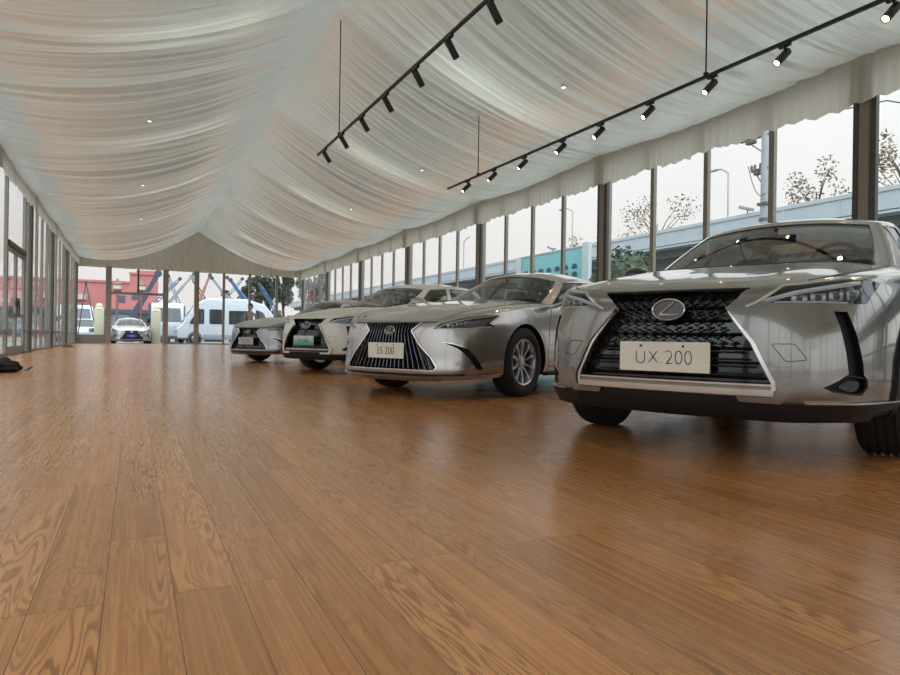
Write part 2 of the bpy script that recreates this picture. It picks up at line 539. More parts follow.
def number_plate(root, x, z, w, h, text, m, size, tilt=0, screws=True, tmat='ink', squeeze=1, thin=-.004):
    bm = B(); prism(bm, rounded([(-w/2, -h/2), (w/2, -h/2), (w/2, h/2), (-w/2, h/2)], .008, 3), -.004, .004)
    p = obj('number_plate', bm, m, root, 30, (x, 0, z), (0, tilt, 0))
    if screws:
        sb = B()
        for a in (-.25*w, .22*w): lathe(sb, [(0, .004), (.006, .004), (.006, .008), (0, .009)], 12, 'x', M=Matrix.Translation((0, a, h*.36)))
        pieces('plate_screw', sb, MATS['dark_metal'], p, 40)
    t = obj('lettering', text_mesh(text, size, thin, squeeze=squeeze), [MATS[tmat]], p)
    t.location = (.0055, 0, -.006); t.rotation_euler = (PI/2, 0, PI/2)
    return p
UX = dict(
    wb=2.64, track=1.58, r=.345, tw=.225, rim=.235,
    hc=Cur([(1.0, .74), (.90, .785), (.82, .822), (.72, .858), (.5, .91), (.2, .965), (-.1, 1.02), (-.35, 1.055), (-.6, 1.05), (-1.5, 1.04), (-2.6, 1.08), (-3.2, 1.08), (-3.45, 1.0), (-3.6, .9)]),
    he=Cur([(1.0, .74), (.85, .79), (.7, .828), (.5, .868), (.2, .91), (-.1, .945), (-.35, .965), (-.6, .98), (-1.5, 1.0), (-2.6, 1.06), (-3.2, 1.05), (-3.45, .98), (-3.6, .9)]),
    yw=.86, crown=2.6, ridges=[(.50, .13, .014, -.6, .95)],
    #       x, y, profile weight (1 nose, 0 flank, -1 tail), spine x
    plan=[(.945, 0, 1, .74), (.94, .2, 1, .72), (.92, .40, 1, .66), (.885, .54, 1, .58), (.815, .66, .9, .48), (.71, .755, .65, .36), (.585, .815, .35, .26), (.43, .86, .1, .16), (.2, .89, 0, .02),
          (0, .908, 0, -.15), (-.35, .905, 0, -.4), (-.8, .90, 0, -.8), (-1.4, .90, 0, -1.4), (-2.1, .905, 0, -2.1), (-2.64, .912, 0, -2.5), (-3.0, .895, 0, -2.75),
          (-3.25, .84, -.5, -2.95), (-3.42, .70, -1, -3.05), (-3.52, .42, -1, -3.15), (-3.55, 0, -1, -3.2)],
    prof=dict(F=[(.13, .205, 0), (.05, .215, 0), (.008, .31, 0), (0, .45, 0), (.012, .60, 0), (.034, .70, 0), (.055, -.04, 1), (.068, -.010, 1), (.105, 0, 1)],
              S=[(.09, .23, 0), (.03, .245, 0), (.0, .36, 0), (.0, .50, 0), (.0, .64, 0), (.018, .77, 0), (.042, -.06, 1), (.06, -.015, 1), (.11, 0, 1)],
              R=[(.12, .28, 0), (.05, .29, 0), (.0, .40, 0), (.0, .55, 0), (.02, .70, 0), (.06, .85, 0), (.10, -.06, 1), (.14, -.015, 1), (.2, 0, 1)]),
    cabin=[(-.27, 0, -1.13, 0), (-.29, .34, -1.15, .28), (-.40, .655, -1.22, .515), (-.53, .76, -1.30, .575), (-1.0, .80, -1.5, .60), (-1.45, .81, -1.66, .605), (-1.54, .81, -1.76, .605),
           (-2.0, .80, -2.1, .60), (-2.5, .78, -2.45, .57), (-2.95, .71, -2.72, .52), (-3.1, .56, -2.82, .42), (-3.22, 0, -2.9, 0)],
    wind=(0, 2), sides=((3, 5), (6, 8)), back=(10, 11),
    rsx=lambda x: max(-2.6, min(-1.4, x*.8-.45)),
)
UX['zc'] = Cur([(-1.0, 1.40), (-1.13, 1.43), (-1.35, 1.475), (-1.7, 1.515), (-2.1, 1.525), (-2.5, 1.50), (-2.9, 1.44)])
UX['roof'] = lambda x, y: UX['zc'](x)-.075*(abs(y)/.6)**2.2

ES = dict(
    wb=2.87, track=1.60, r=.335, tw=.215, rim=.226,
    hc=Cur([(1.05, .62), (.98, .672), (.90, .705), (.8, .745), (.6, .815), (.4, .865), (.1, .915), (-.3, .965), (-.5, .985), (-.8, .98), (-1.5, .97), (-2.6, 1.02), (-3.3, 1.05), (-3.8, 1.04), (-3.95, .98), (-4.05, .9)]),
    he=Cur([(1.05, .62), (.98, .66), (.90, .69), (.75, .74), (.6, .785), (.4, .825), (.1, .865), (-.3, .90), (-.8, .925), (-1.5, .945), (-2.6, .99), (-3.3, 1.01), (-3.8, 1.0), (-3.95, .95), (-4.05, .88)]),
    yw=.86, crown=2.4, ridges=[(.58, .12, .014, -.7, .95)],
    plan=[(.985, 0, 1, .82), (.98, .2, 1, .80), (.955, .42, 1, .73), (.91, .57, 1, .64), (.83, .70, .9, .52), (.72, .79, .6, .40), (.58, .85, .3, .28), (.42, .885, .1, .16), (.2, .912, 0, .02),
          (0, .92, 0, -.15), (-.35, .918, 0, -.4), (-.8, .915, 0, -.8), (-1.4, .915, 0, -1.4), (-2.2, .92, 0, -2.2), (-2.87, .925, 0, -2.8), (-3.3, .905, 0, -3.1),
          (-3.62, .85, -.5, -3.3), (-3.82, .72, -1, -3.4), (-3.93, .42, -1, -3.5), (-3.96, 0, -1, -3.55)],
    prof=dict(F=[(.12, .18, 0), (.04, .19, 0), (.0, .25, 0), (.012, .36, 0), (.02, .48, 0), (.035, .585, 0), (.055, -.045, 1), (.075, -.012, 1), (.12, 0, 1)],
              S=[(.09, .20, 0), (.03, .21, 0), (.0, .32, 0), (-.004, .45, 0), (.0, .58, 0), (.012, .70, 0), (.038, -.055, 1), (.055, -.014, 1), (.11, 0, 1)],
              R=[(.12, .26, 0), (.05, .27, 0), (.0, .38, 0), (.0, .52, 0), (.02, .66, 0), (.05, .80, 0), (.08, -.05, 1), (.11, -.012, 1), (.17, 0, 1)]),
    cabin=[(-.43, 0, -1.22, 0), (-.46, .36, -1.24, .28), (-.59, .69, -1.33, .52), (-.70, .768, -1.42, .565), (-1.2, .80, -1.62, .585), (-1.62, .81, -1.80, .59), (-1.71, .81, -1.89, .59),
           (-2.2, .80, -2.25, .575), (-2.85, .78, -2.62, .54), (-3.2, .71, -2.78, .50), (-3.32, .58, -2.80, .42), (-3.42, 0, -2.84, 0)],
    wind=(0, 2), sides=((3, 5), (6, 8)), back=(10, 11),
    rsx=lambda x: max(-2.5, min(-1.5, x*.8-.45)),
)
ES['zc'] = Cur([(-1.1, 1.305), (-1.22, 1.325), (-1.45, 1.362), (-1.75, 1.39), (-2.1, 1.395), (-2.5, 1.37), (-2.84, 1.31)])
ES['roof'] = lambda x, y: ES['zc'](x)-.115*(abs(y)/.58)**2.2
def car_paint(name, base, rough=.32, metal=.85, flake=.05):
    m = pmat(name, base, rough, metal, coat=1, noise=flake, scale=900)
    return m
car_paint('paint_titanium', srgb(126, 121, 114), .22)
car_paint('paint_silver', srgb(166, 159, 153), .26)
car_paint('paint_white', srgb(208, 205, 190), .35, 0.0, .01)
car_paint('paint_grey', srgb(132, 128, 126), .26)
pmat('black_plastic', srgb(15, 15, 16), .55, spec=.35)
pmat('gloss_black', srgb(10, 10, 11), .12, coat=.6)
pmat('dark_metal', srgb(60, 60, 62), .35, .8)
pmat('chrome', srgb(225, 225, 225), .12, 1, noise=.01)
pmat('satin_chrome', srgb(205, 203, 198), .22, 1, noise=.01)
pmat('alloy', srgb(170, 170, 172), .3, .9)
pmat('brake', srgb(70, 68, 66), .4, .7)
pmat('rubber', srgb(24, 23, 23), .75, noise=.12, scale=60, bump=.15)
pmat('plate_cream', srgb(226, 220, 204), .4, noise=.02)
pmat('plate_grey', srgb(176, 176, 174), .4, noise=.02)
pmat('ink', srgb(40, 38, 36), .5)
pmat('lamp_inner', srgb(150, 152, 156), .25, .8)
pmat('seat_leather', srgb(46, 42, 40), .5, bump=.1, scale=80)
glassmat('car_glass', (.62, .66, .64), 1.52)
glassmat('lamp_glass', (.93, .94, .95), 1.45)
pmat('lamp_white', srgb(225, 228, 232), .25, .2)
pmat('lamp_dark', srgb(30, 33, 40), .08, coat=1)
pmat('grille_black', srgb(20, 20, 22), .22, coat=.5)
pmat('grille_bar', srgb(104, 104, 106), .25, .9)
pmat('gap_black', srgb(16, 16, 16), .8)
pmat('ink_grey', srgb(120, 120, 120), .5)
def plate_green_mat():
    m = pmat('plate_green', srgb(200, 214, 206), .4, noise=.02); nt = m.node_tree
    b = next(n for n in nt.nodes if n.type == 'BSDF_PRINCIPLED')
    tc = nt.nodes.new('ShaderNodeTexCoord'); s = nt.nodes.new('ShaderNodeSeparateXYZ'); link(nt, tc, 'Object', s, 'Vector')
    mr = nt.nodes.new('ShaderNodeMapRange'); mr.inputs['From Min'].default_value = -.07; mr.inputs['From Max'].default_value = .07; link(nt, s, 'Z', mr, 'Value')
    cr = nt.nodes.new('ShaderNodeValToRGB'); link(nt, mr, 'Result', cr, 'Fac')
    cr.color_ramp.elements[0].color = srgb(40, 160, 116); cr.color_ramp.elements[0].position = .1; cr.color_ramp.elements[1].color = srgb(206, 216, 208); cr.color_ramp.elements[1].position = .9
    link(nt, cr, 'Color', b, 'Base Color')
plate_green_mat()
pmat('plate_blue', srgb(36, 72, 168), .4, noise=.02)
pmat('plate_ink_pale', srgb(226, 230, 236), .5)
def car_base(sp, root, paint, cutters=(), ku=4):
    S = loft_body(sp, ku, sp.get('kv', 4))
    cut = []
    for x in (0, -sp['wb']):
        for s in (1, -1):
            cb = B(); bmesh.ops.create_cone(cb, cap_ends=True, segments=40, radius1=sp['r']+.035, radius2=sp['r']+.035, depth=.6,
                matrix=Matrix.Translation((x, s*.92, sp['r'])) @ Matrix.Rotation(PI/2, 4, 'X'))
            cut.append((cb, MATS['black_plastic']))
    me = boolean(S.bm, [MATS[paint]], cut+list(cutters))
    t = B(); t.from_mesh(me); isl = islands(t); big = max(isl, key=len)
    drop = [v for c in isl if c is not big for v in c]
    if drop: bmesh.ops.delete(t, geom=drop, context='VERTS')
    t.to_mesh(me); t.free()
    body = obj('body', me, None, root); me.polygons.foreach_set('use_smooth', [True]*len(me.polygons)); me.set_sharp_from_angle(angle=R(28)); me.update()
    G, k = loft_cabin(sp, sp['H'], 4)
    nr = 9
    glass = []
    def isglass(i, j):
        return (1 <= j < 4) and (sp['wind'][0] <= i < sp['wind'][1] or any(a <= i < b for a, b in sp['sides']) or sp['back'][0] <= i < sp['back'][1])
    obj('roof', cabin_part(G, k, lambda i, j: not isglass(i, j), thick=.025), [MATS[paint]], root, 35)
    obj('windshield', cabin_part(G, k, lambda i, j: 1 <= j < 4 and sp['wind'][0] <= i < sp['wind'][1], off=-.006), [MATS['car_glass']], root, 180)
    obj('rear_window', cabin_part(G, k, lambda i, j: 1 <= j < 4 and sp['back'][0] <= i < sp['back'][1], off=-.006), [MATS['car_glass']], root, 180)
    for a, b in sp['sides']:
        for sd in ('left', 'right'):
            obj('side_window', cabin_part(G, k, lambda i, j: 1 <= j < 4 and a <= i < b, sd, off=-.006), [MATS['car_glass']], root, 180)
    return S, body, G
def sym(half):
    """mirror a half outline (from the centre line outwards and down) into a closed polygon"""
    return half+[(-y, z) for y, z in reversed(half) if abs(y) > 1e-6]
def mirr(bm):
    """add the mirror image across the car's middle plane"""
    g = bmesh.ops.duplicate(bm, geom=bm.verts[:]+bm.edges[:]+bm.faces[:])
    for e in g['geom']:
        if isinstance(e, bmesh.types.BMVert): e.co.y *= -1
    bmesh.ops.reverse_faces(bm, faces=[e for e in g['geom'] if isinstance(e, bmesh.types.BMFace)])
    return bm
def cutter(S, poly, phi, depth, mat, both=True, step=.03):
    bm = S.patch(poly, phi, .05, depth+.05, step)
    if both: mirr(bm)
    return (bm, MATS[mat])
def both(name, S, root, mat, poly, phi, off, thick, step=.02, smooth=35, children=None, label=None):
    out = []
    for mi in (False, True):
        o = obj(name, S.patch(poly, phi, off, thick, step, mirror=mi), [MATS[mat]], root, smooth)
        if label: o['label'] = label
        out.append(o)
    return out
def ring_patch(S, x, z, r0, r1, a0, a1, off, thick, n=26, phi=90, mirror=False, bm=None):
    """arched band round a wheel, lying on the flank"""
    bm = bm or B(); rows = []
    for k in range(n+1):
        a = R(a0+(a1-a0)*k/n)
        row = []
        for r in (r0, r1):
            px, pz = x+r*math.cos(a), z+r*math.sin(a)
            l, nn = S.hit((px, 3, pz), (0, -1, 0))
            if abs(l.y) < .6: l = Vector((px, .80, pz)); nn = Vector((0, 1, 0))
            row.append((l+nn*off, l+nn*(off-thick)))
        q = [row[0][1], row[0][0], row[1][0], row[1][1]]
        rows.append([Vector((p.x, -p.y if mirror else p.y, p.z)) for p in q])
    V = [[bm.verts.new(p) for p in q] for q in rows]
    for a, b in zip(V, V[1:]):
        for j in range(4): bm.faces.new((a[j], a[(j+1) % 4], b[(j+1) % 4], b[j]))
    bm.faces.new(V[0][::-1]); bm.faces.new(V[-1])
    bmesh.ops.recalc_face_normals(bm, faces=bm.faces)
    return bm

def mirror_bm(s, w=.22, h=.135):
    """door mirror: rounded shell with a stalk, glass looking back"""
    bm = B()
    bmesh.ops.create_uvsphere(bm, u_segments=20, v_segments=12, radius=1)
    for v in bm.verts:
        x, y, z = v.co
        f = 1-.25*max(0, -y*s)
        x = max(x, -.35)
        v.co = Vector((x*.085, y*w/2, z*h/2*f))
    v = tube(bm, [(-.02, -s*.08, -.045), (-.02, -s*.16, -.075), (-.03, -s*.24, -.085)], [.02, .024, .03], 8)
    return bm

def seat_bm():
    bm = B()
    box(bm, (-.10, -.25, -.35), (.08, .25, .33), .06)
    box(bm, (-.08, -.13, .36), (.04, .13, .56), .045)
    tube(bm, [(-.02, -.06, .3), (-.02, -.06, .4)], .01, 6); tube(bm, [(-.02, .06, .3), (-.02, .06, .4)], .01, 6)
    box(bm, (-.08, -.26, -.45), (.48, .26, -.31), .05)
    return bm

def interior(root, sp, S, seat='seat_leather', wheel_y=.37):
    """what shows through the glass: dashboard, front seats, rear bench, steering wheel"""
    xw = sp['cabin'][0][0]; zb = sp['H'](xw, 0)
    sb = seat_bm(); me = None
    for y in (.36, -.36):
        o = obj('seat', sb if me is None else me, [MATS[seat]] if me is None else None, root, 60); me = me or o.data
        o.location = (xw-1.28, y, zb-.33); o.rotation_euler = (0, -R(18), 0)
    bm = B(); box(bm, (-.12, -.58, -.3), (.1, .58, .22), .07); 
    for y in (-.4, 0, .4): box(bm, (-.1, y-.12, .24), (.02, y+.12, .38), .04)
    o = obj('rear_bench', bm, [MATS[seat]], root, 60); o.location = (xw-2.18, 0, zb-.12); o.rotation_euler = (0, -R(20), 0)
    bm = B(); box(bm, (xw-.72, -.66, zb-.12), (xw-.16, .66, zb+.015), .04); box(bm, (xw-.72, .18, zb), (xw-.5, .52, zb+.07), .03)
    obj('dashboard', bm, [MATS['black_plastic']], root, 50)
    bm = B()
    N = 28; tube(bm, [(0, .18*math.cos(2*PI*k/N), .18*math.sin(2*PI*k/N)) for k in range(N+1)], .016, 8, cap=False)
    box(bm, (-.02, -.06, -.05), (.03, .06, .05), .015)
    for a in (0, 120, 240): tube(bm, [(0, 0, 0), (0, .17*math.cos(R(a+90)), .17*math.sin(R(a+90)) * -1)], .014, 6)
    o = obj('steering_wheel', bm, [MATS['black_plastic']], root, 50); o.location = (xw-.83, wheel_y, zb+.02); o.rotation_euler = (0, R(25), 0)
    bm = B(); box(bm, (-.015, -.12, -.035), (.02, .12, .035), .015); tube(bm, [(.02, 0, .03), (.05, 0, .075)], .012, 6)
    o = obj('rear_view_mirror', bm, [MATS['black_plastic']], root, 50)
    tx = sp['cabin'][0][2]; o.location = (tx+.10, 0, sp['roof'](tx, 0)-.14)

def headlamp(name, S, root, poly, phi, drl, units, mi, tailcol=None, step=.022):
    """clear cover over a dark recess with light bars and lens units inside"""
    h = obj(name, S.patch(poly, phi, .0015, .004, step, mirror=mi), [MATS['lamp_glass']], root, 40)
    bm = B()
    for pts, rad in drl:
        L = S.line3(pts, phi, -.014, .03)
        if mi: L = [Vector((p.x, -p.y, p.z)) for p in L]
        tube(bm, L, rad, 6)
    o = obj('light_bar', bm, [MATS['lamp_white']], h, 50)
    bm = B(); bl = B()
    for (a, z, w, hh) in units:
        l, n = S.at(a, z, phi); p = l-n*.034
        if mi: p.y *= -1; n.y *= -1
        rot = Vector((1, 0, 0)).rotation_difference(Vector((n.x, n.y, 0)).normalized()).to_matrix().to_4x4()
        M = Matrix.Translation(p) @ rot
        box(bm, (-.012, -w, -hh), (.014, w, hh), .006, M=M)
        lathe(bl, [(0, .012), (hh*.72, .012), (hh*.66, .020), (hh*.3, .027), (0, .028)], 16, 'x', M=M)
    pieces('reflector', bm, [MATS['lamp_inner']], h, 40); pieces('projector_lens', bl, [MATS['lamp_dark']], h, 60)
    return h

def paint_low(body, zmax, x0=.3):
    """underside and lower valance of a body: bare black plastic"""
    me = body.data; names = [m.name for m in me.materials]
    if 'black_plastic' not in names: me.materials.append(MATS['black_plastic']); names.append('black_plastic')
    k = names.index('black_plastic')
    for p in me.polygons:
        c = p.center
        if c.z < .235 or (c.z < zmax and c.x > x0): p.material_index = k

def make_ux(root, paint, fine=True, plate=('UX 200', 'plate_cream', 'ink'), chrome='satin_chrome'):
    sp = UX
    S0 = loft_body(sp, 4, 4)
    gr = sym([(0, .812), (.355, .811), (.263, .716), (.385, .55), (.468, .385), (.455, .372), (0, .372)])
    hl = [(-.262, .742), (-.159, .810), (-.096, .815), (.09, .842), (.235, .848), (.325, .838), (.24, .775), (.201, .738), (.061, .731)]
    slot = [(.029, .70), (.09, .70), (.128, .60), (.162, .479), (.162, .40), (.088, .40), (.074, .513), (.052, .62)]
    pod = rounded([(-.03, .368), (.081, .42), (.185, .41), (.192, .37), (.157, .336), (.105, .338), (.019, .35)], .02)
    vent = [(.029, .70), (.09, .70), (.128, .60), (.160, .479), (.166, .425), (.188, .405), (.192, .37), (.157, .336), (.105, .338), (.019, .35), (-.03, .368), (.04, .402), (.085, .43), (.074, .513), (.052, .62)]
    cuts = [cutter(S0, gr, 0, .055, 'gloss_black', False), cutter(S0, hl, 40, .05, 'gloss_black'), cutter(S0, vent, 40, .03, 'black_plastic')]
    S, body, G = car_base(sp, root, paint, cuts)
    paint_low(body, .296)
    # grille: rows of little chevrons above, dashes below
    bm = B()
    def inside(y, z): return inpoly((y, z), gr)
    rows = 13; z = .79
    dz, dy = (.034, .052) if fine else (.06, .09)
    rr = 0
    while z > .385:
        y = -.5+(dy/2 if rr % 2 else 0)
        while y < .5:
            sg = 1 if y >= 0 else -1
            if z > .54: pts = [[(y+sg*dy*.36, z+dz*.38), (y-sg*dy*.22, z), (y+sg*dy*.30, z-dz*.34)]]
            else: pts = [[(y-dy*.42, z), (y+dy*.42, z)]]
            for P in pts:
                if all(inside(a*1.02, b) for a, b in P):
                    L = []
                    for a, b in P:
                        l, n = S.at(a, b); L.append(l-n*(.030 if z > .54 else .026))
                    W = .0062 if z > .54 else .0048
                    tube(bm, L, [W*1.1]+[W]*(len(L)-2)+[W*.6] if len(L) > 2 else W, 4)
            y += dy
        z -= dz; rr += 1
    for zz in np.arange(.40, .80, .068 if fine else .13):
        ys = [y for y in np.linspace(-.48, .48, 60) if inside(y, zz)]
        if ys: tube(bm, [S.at(y, zz)[0]-S.at(y, zz)[1]*.043 for y in np.linspace(ys[0], ys[-1], 24)], .007, 4)
    g = obj('grille', bm, [MATS['grille_black']], root, 30)
    bm = B()
    for mi in (False, True):
        S.strip([(.285, .70), (.39, .56), (.474, .385), (.476, .352)], .016, 0, .012, .03, mirror=mi, bm=bm)
    S.strip([(-.47, .373), (.47, .373)], .007, 0, .004, .03, bm=bm, step=.03)
    S.strip([(-.475, .340), (.475, .340)], .026, 0, .016, .03, bm=bm, step=.025)
    obj('grille_frame', bm, [MATS[chrome]], g, 35)
    bm = B()
    rib = [(.268, .716), (.292, .716), (.545, .368), (.503, .298), (.341, .301), (.328, .324), (.470, .324), (.489, .352), (.486, .388), (.40, .56)]
    for mi in (False, True): S.patch(rib, 0, .022, .04, .02, mirror=mi, bm=bm)
    pieces('bumper_rib', bm, [MATS[paint]], root, 30)
    # lower lip
    bm = B()
    S.patch([(-.325, .318), (.325, .318), (.34, .298), (.56, .298), (.56, .222), (-.56, .222), (-.56, .298), (-.34, .298)], 0, .012, .03, .03, bm=bm)
    for mi in (False, True): S.patch([(-.20, .298), (.30, .300), (.43, .302), (.455, .262), (.38, .228), (-.20, .222)], 40, .014, .03, .03, mirror=mi, bm=bm)
    obj('lower_lip', bm, [MATS['black_plastic']], root, 35)
    bm = B()
    for mi in (False, True): S.strip([(-.10, .303), (.43, .305)], .006, 40, .018, .014, mirror=mi, bm=bm)
    pieces('lip_trim', bm, [MATS['satin_chrome']], root, 35)
    # lamps
    for mi in (False, True):
        headlamp('headlight', S, root, hl, 40, [([(-.245, .748), (-.12, .785), (.0, .806), (.12, .826), (.2, .838)], .011), ([(-.20, .744), (0, .744), (.11, .742)], .005)],
                 [(-.10, .765, .034, .018), (-.02, .772, .034, .020), (.065, .778, .034, .022), (.15, .785, .030, .024)], mi)
        o = obj('headlight_trim', S.strip([(-.30, .722), (-.265, .738), (-.155, .815), (-.09, .822), (.09, .850)], .010, 40, .004, .012, mirror=mi), [MATS[chrome if fine else paint]], root, 40)
    # pod: ring and fog lens, slot blade
    for mi in (False, True):
        bm = B(); tube(bm, S.line3(pod+[pod[0]], 40, -.008, .02) if not mi else [Vector((p.x, -p.y, p.z)) for p in S.line3(pod+[pod[0]], 40, -.008, .02)], .006, 6, cap=False)
        v = obj('air_vent', bm, [MATS['black_plastic']], root, 50)
        inn = rounded([(.045, .372), (.10, .40), (.165, .395), (.17, .37), (.14, .348), (.10, .348)], .02)
        obj('fog_lamp', S.patch(inn, 40, -.022, .008, .02, mirror=mi), [MATS['gloss_black']], v, 40)
    bm = B()
    tow = rounded([(.462, .555), (.551, .556), (.599, .488), (.521, .478)], .012)
    for mi in (1, -1): tube(bm, [Vector((p.x, mi*p.y, p.z)) for p in S.line3(tow+[tow[0]], 0, .0, .02)], .0017, 5, cap=False)
    # hood shut lines
    for mi in (False, True):
        S.strip([(.755, .575), (.68, .635), (.58, .685), (.45, .715), (.2, .74), (-.1, .758), (-.36, .768)], .006, 'top', .0012, .004, .02, mirror=mi, bm=bm)
        S.strip([(-.36, .775), (-.50, .79)], .006, 'top', .0012, .004, .02, mirror=mi, bm=bm)
    S.strip([(-.355, .8065), (-.2, .8065), (0, .807), (.2, .8065), (.355, .8065)], .006, 0, .002, .006, .02, bm=bm)
    for x in (-.62, -1.50, -2.35):
        for mi in (False, True): S.strip([(-x, .36), (-x-.01, .6), (-x+.04, .93)], .006, 90, .0012, .004, .03, mirror=not mi, bm=bm)
    pieces('panel_gap', bm, [MATS['gap_black']], root, 40)
    bm = B()
    for x in (0, -sp['wb']):
        for mi in (False, True): ring_patch(S, x, sp['r'], sp['r']+.02, sp['r']+.085, -18, 198, .016, .05, mirror=mi, bm=bm)
    pieces('wheel_arch_cladding', bm, [MATS['black_plastic']], root, 40)
    bm = B()
    for mi in (False, True): S.patch([(-2.25, .24), (-.36, .24), (-.42, .36), (-2.2, .36)], -90 if False else 90, .012, .03, .06, mirror=mi, bm=bm) if False else None
    for mi in (1, -1):
        box(bm, (-2.24, mi*.85, .235), (-.40, mi*.925, .35), .02)
    pieces('side_sill', bm, [MATS['black_plastic']], root, 40)
    bm = B(); S.strip([(-.28, -.62), (-.21, -.35), (-.185, 0), (-.21, .35), (-.28, .62)], .12, 'top', .003, .012, .05, bm=bm)
    obj('cowl_panel', bm, [MATS['black_plastic']], root, 40)
    for s in (1, -1):
        o = obj('side_mirror', mirror_bm(s), [MATS[paint if not fine else 'gloss_black']], root, 50); o.location = (-.80, s*.945, 1.065)
        gl = B(); lathe(gl, [(0, -.006), (.8, -.006), (.8, .0), (0, .001)], 24, 'x'); bmesh.ops.scale(gl, vec=(1, .1, .06), verts=gl.verts)
        m2 = obj('mirror_glass', gl, [MATS['chrome']], o, 40); m2.location = (-.031, 0, 0)
    emblem(root, S, 0, .711, .158, .100) if fine else emblem(root, S, 0, .711, .15, .1)
    number_plate(root, .958, .486, .44, .142, plate[0], MATS[plate[1]], .098 if fine else .07, tmat=plate[2], squeeze=.92, thin=-.0065 if fine else -.0008)
    interior(root, sp, S)
    add_wheels(root, sp['wb'], sp['track'], sp['r'], sp['tw'], sp['rim'], 10, False, MATS['alloy'], not fine)
    return S

